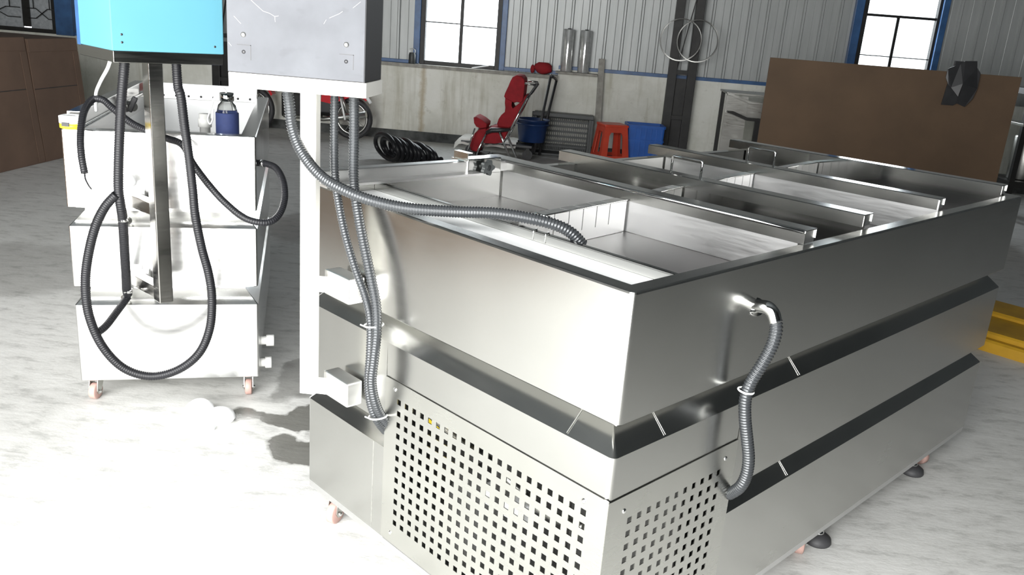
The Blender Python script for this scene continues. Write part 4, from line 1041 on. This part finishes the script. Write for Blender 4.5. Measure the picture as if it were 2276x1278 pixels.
# stainless sink bench between the column and the board
KY = 9.6
sk = thing('steel_bench', 'grey steel bench with folded edges left of the brown board', 'bench', (1.46, KY, 0))
def kq(x, y, dy=0.0): p = at(x, y, KY+dy); return (p.x-1.46, p.z)
MB().box((0.0,0.0,0.955),(0.75,0.55,0.975),0.003).build('worktop', MT['zinc'], sk)
MB().prism([(0.0,0.965),(0.05,0.965),(0.26,0.895),(0.75,0.895),(0.75,0.875),(0.25,0.875),(0.03,0.945),(0.0,0.945)],-0.05,0.0,'y').build('front_fold', MT['zinc'], sk)
MB().prism([(0.02,0.78),(0.09,0.78),(0.25,0.725),(0.75,0.725),(0.75,0.695),(0.24,0.695),(0.08,0.75),(0.02,0.765)],-0.06,0.02,'y').build('lower_fold', MT['dark_steel'], sk)
MB().box((0.0,0.02,0.12),(0.235,0.03,0.94)).build('end_panel', MT['zinc'], sk)
MB().box((0.235,0.04,0.70),(0.75,0.05,0.90)).build('apron', MT['zinc'], sk)
for x in (0.36, 0.70): MB().box((x-0.025,-0.03,0.0),(x+0.025,0.02,0.70)).build('leg', MT['dark_steel'], sk)
for x in (0.03, 0.70): MB().box((x-0.02,0.48,0.0),(x+0.02,0.52,0.955)).build('leg', MT['dark_steel'], sk)

# dark steel rack at the right edge, behind the board
rk = thing('steel_rack', 'dark steel rack at the right edge beyond the brown board', 'rack', (4.25, 8.9, 0))
for x in (0.0, 1.3):
    for y in (0.0, 0.5): MB().box((x-0.025,y-0.025,0),(x+0.025,y+0.025,1.35)).build('upright', MT['dark_steel'], rk)
for z in (0.32, 1.22): MB().box((-0.03,-0.03,z),(1.33,0.53,z+0.06),0.003).build('shelf', MT['dark_steel'], rk)
MB().box((-0.03,-0.03,0.92),(1.33,0.53,0.945),0.002).build('shelf', MT['zinc'], rk)
tag(MB().lathe([(0,0),(0.12,0),(0.125,0.01),(0.13,0.42),(0.12,0.44),(0,0.44)],20,Matrix.Translation((4.42,9.1,0.382))).build('metal_drum', MT['zinc']), 'dull metal drum on the dark rack at the right edge', 'drum')

# yellow painted steel beam on the floor beyond the tank
ya = atz(2173,776,0.0); yb = atz(2276,808,0.0)
dr = Vector((yb.x-ya.x, yb.y-ya.y, 0)).normalized()
yr = math.atan2(dr.y, dr.x)
ybm = thing('yellow_beam', 'yellow painted stepped steel beam lying on the floor at right', 'beam', (ya.x-dr.x*0.25, ya.y-dr.y*0.25, 0), yr)
MB().prism([(0.0,0.0),(0.0,0.055),(0.012,0.066),(0.05,0.066),(0.05,0.0)],0,0.85,'x').build('toe_rail', MT['yellow'], ybm)
MB().prism([(0.052,0.0),(0.052,0.088),(0.062,0.098),(0.36,0.105),(0.36,0.0)],0,0.85,'x').build('body', MT['yellow'], ybm)
MB().prism([(0.362,0.0),(0.362,0.118),(0.375,0.13),(0.62,0.135),(0.62,0.0)],0,0.85,'x').build('back_rail', MT['yellow'], ybm)

# cartons at the left
def carton(y0, y1, h, label, lean):
    o = thing('cardboard_carton', label, 'carton', (-4.83, y0, 0), 0, 'cardboard cartons at the left')
    d = y1-y0
    mb = MB(); M = Matrix(((1,0,0,0),(0,1,lean,0),(0,0,1,0),(0,0,0,1)))
    mb.box((-1.0,0,0),(0,d,h),0.006,M); mb.build('body', MT['cardboard'], o)
    MB().box((0.001,0.01,h-0.11),(0.006,d-0.01,h-0.004),0.001,M).build('flap', MT['cardboard'], o)
    MB().box((0.001,0.01,h*0.60),(0.003,d-0.01,h*0.606),0,M).build('crease', MT['dark_steel'], o)
    MB().box((0.001,d-0.09,0.01),(0.005,d-0.006,h-0.12),0.001,M).build('glue_flap', MT['cardboard'], o)
carton(5.3, 7.255, 1.09, 'large brown cardboard carton at the left edge of the photo', -0.14)
carton(7.265, 8.0, 1.075, 'brown cardboard carton behind the first, under the grilled window', -0.13)
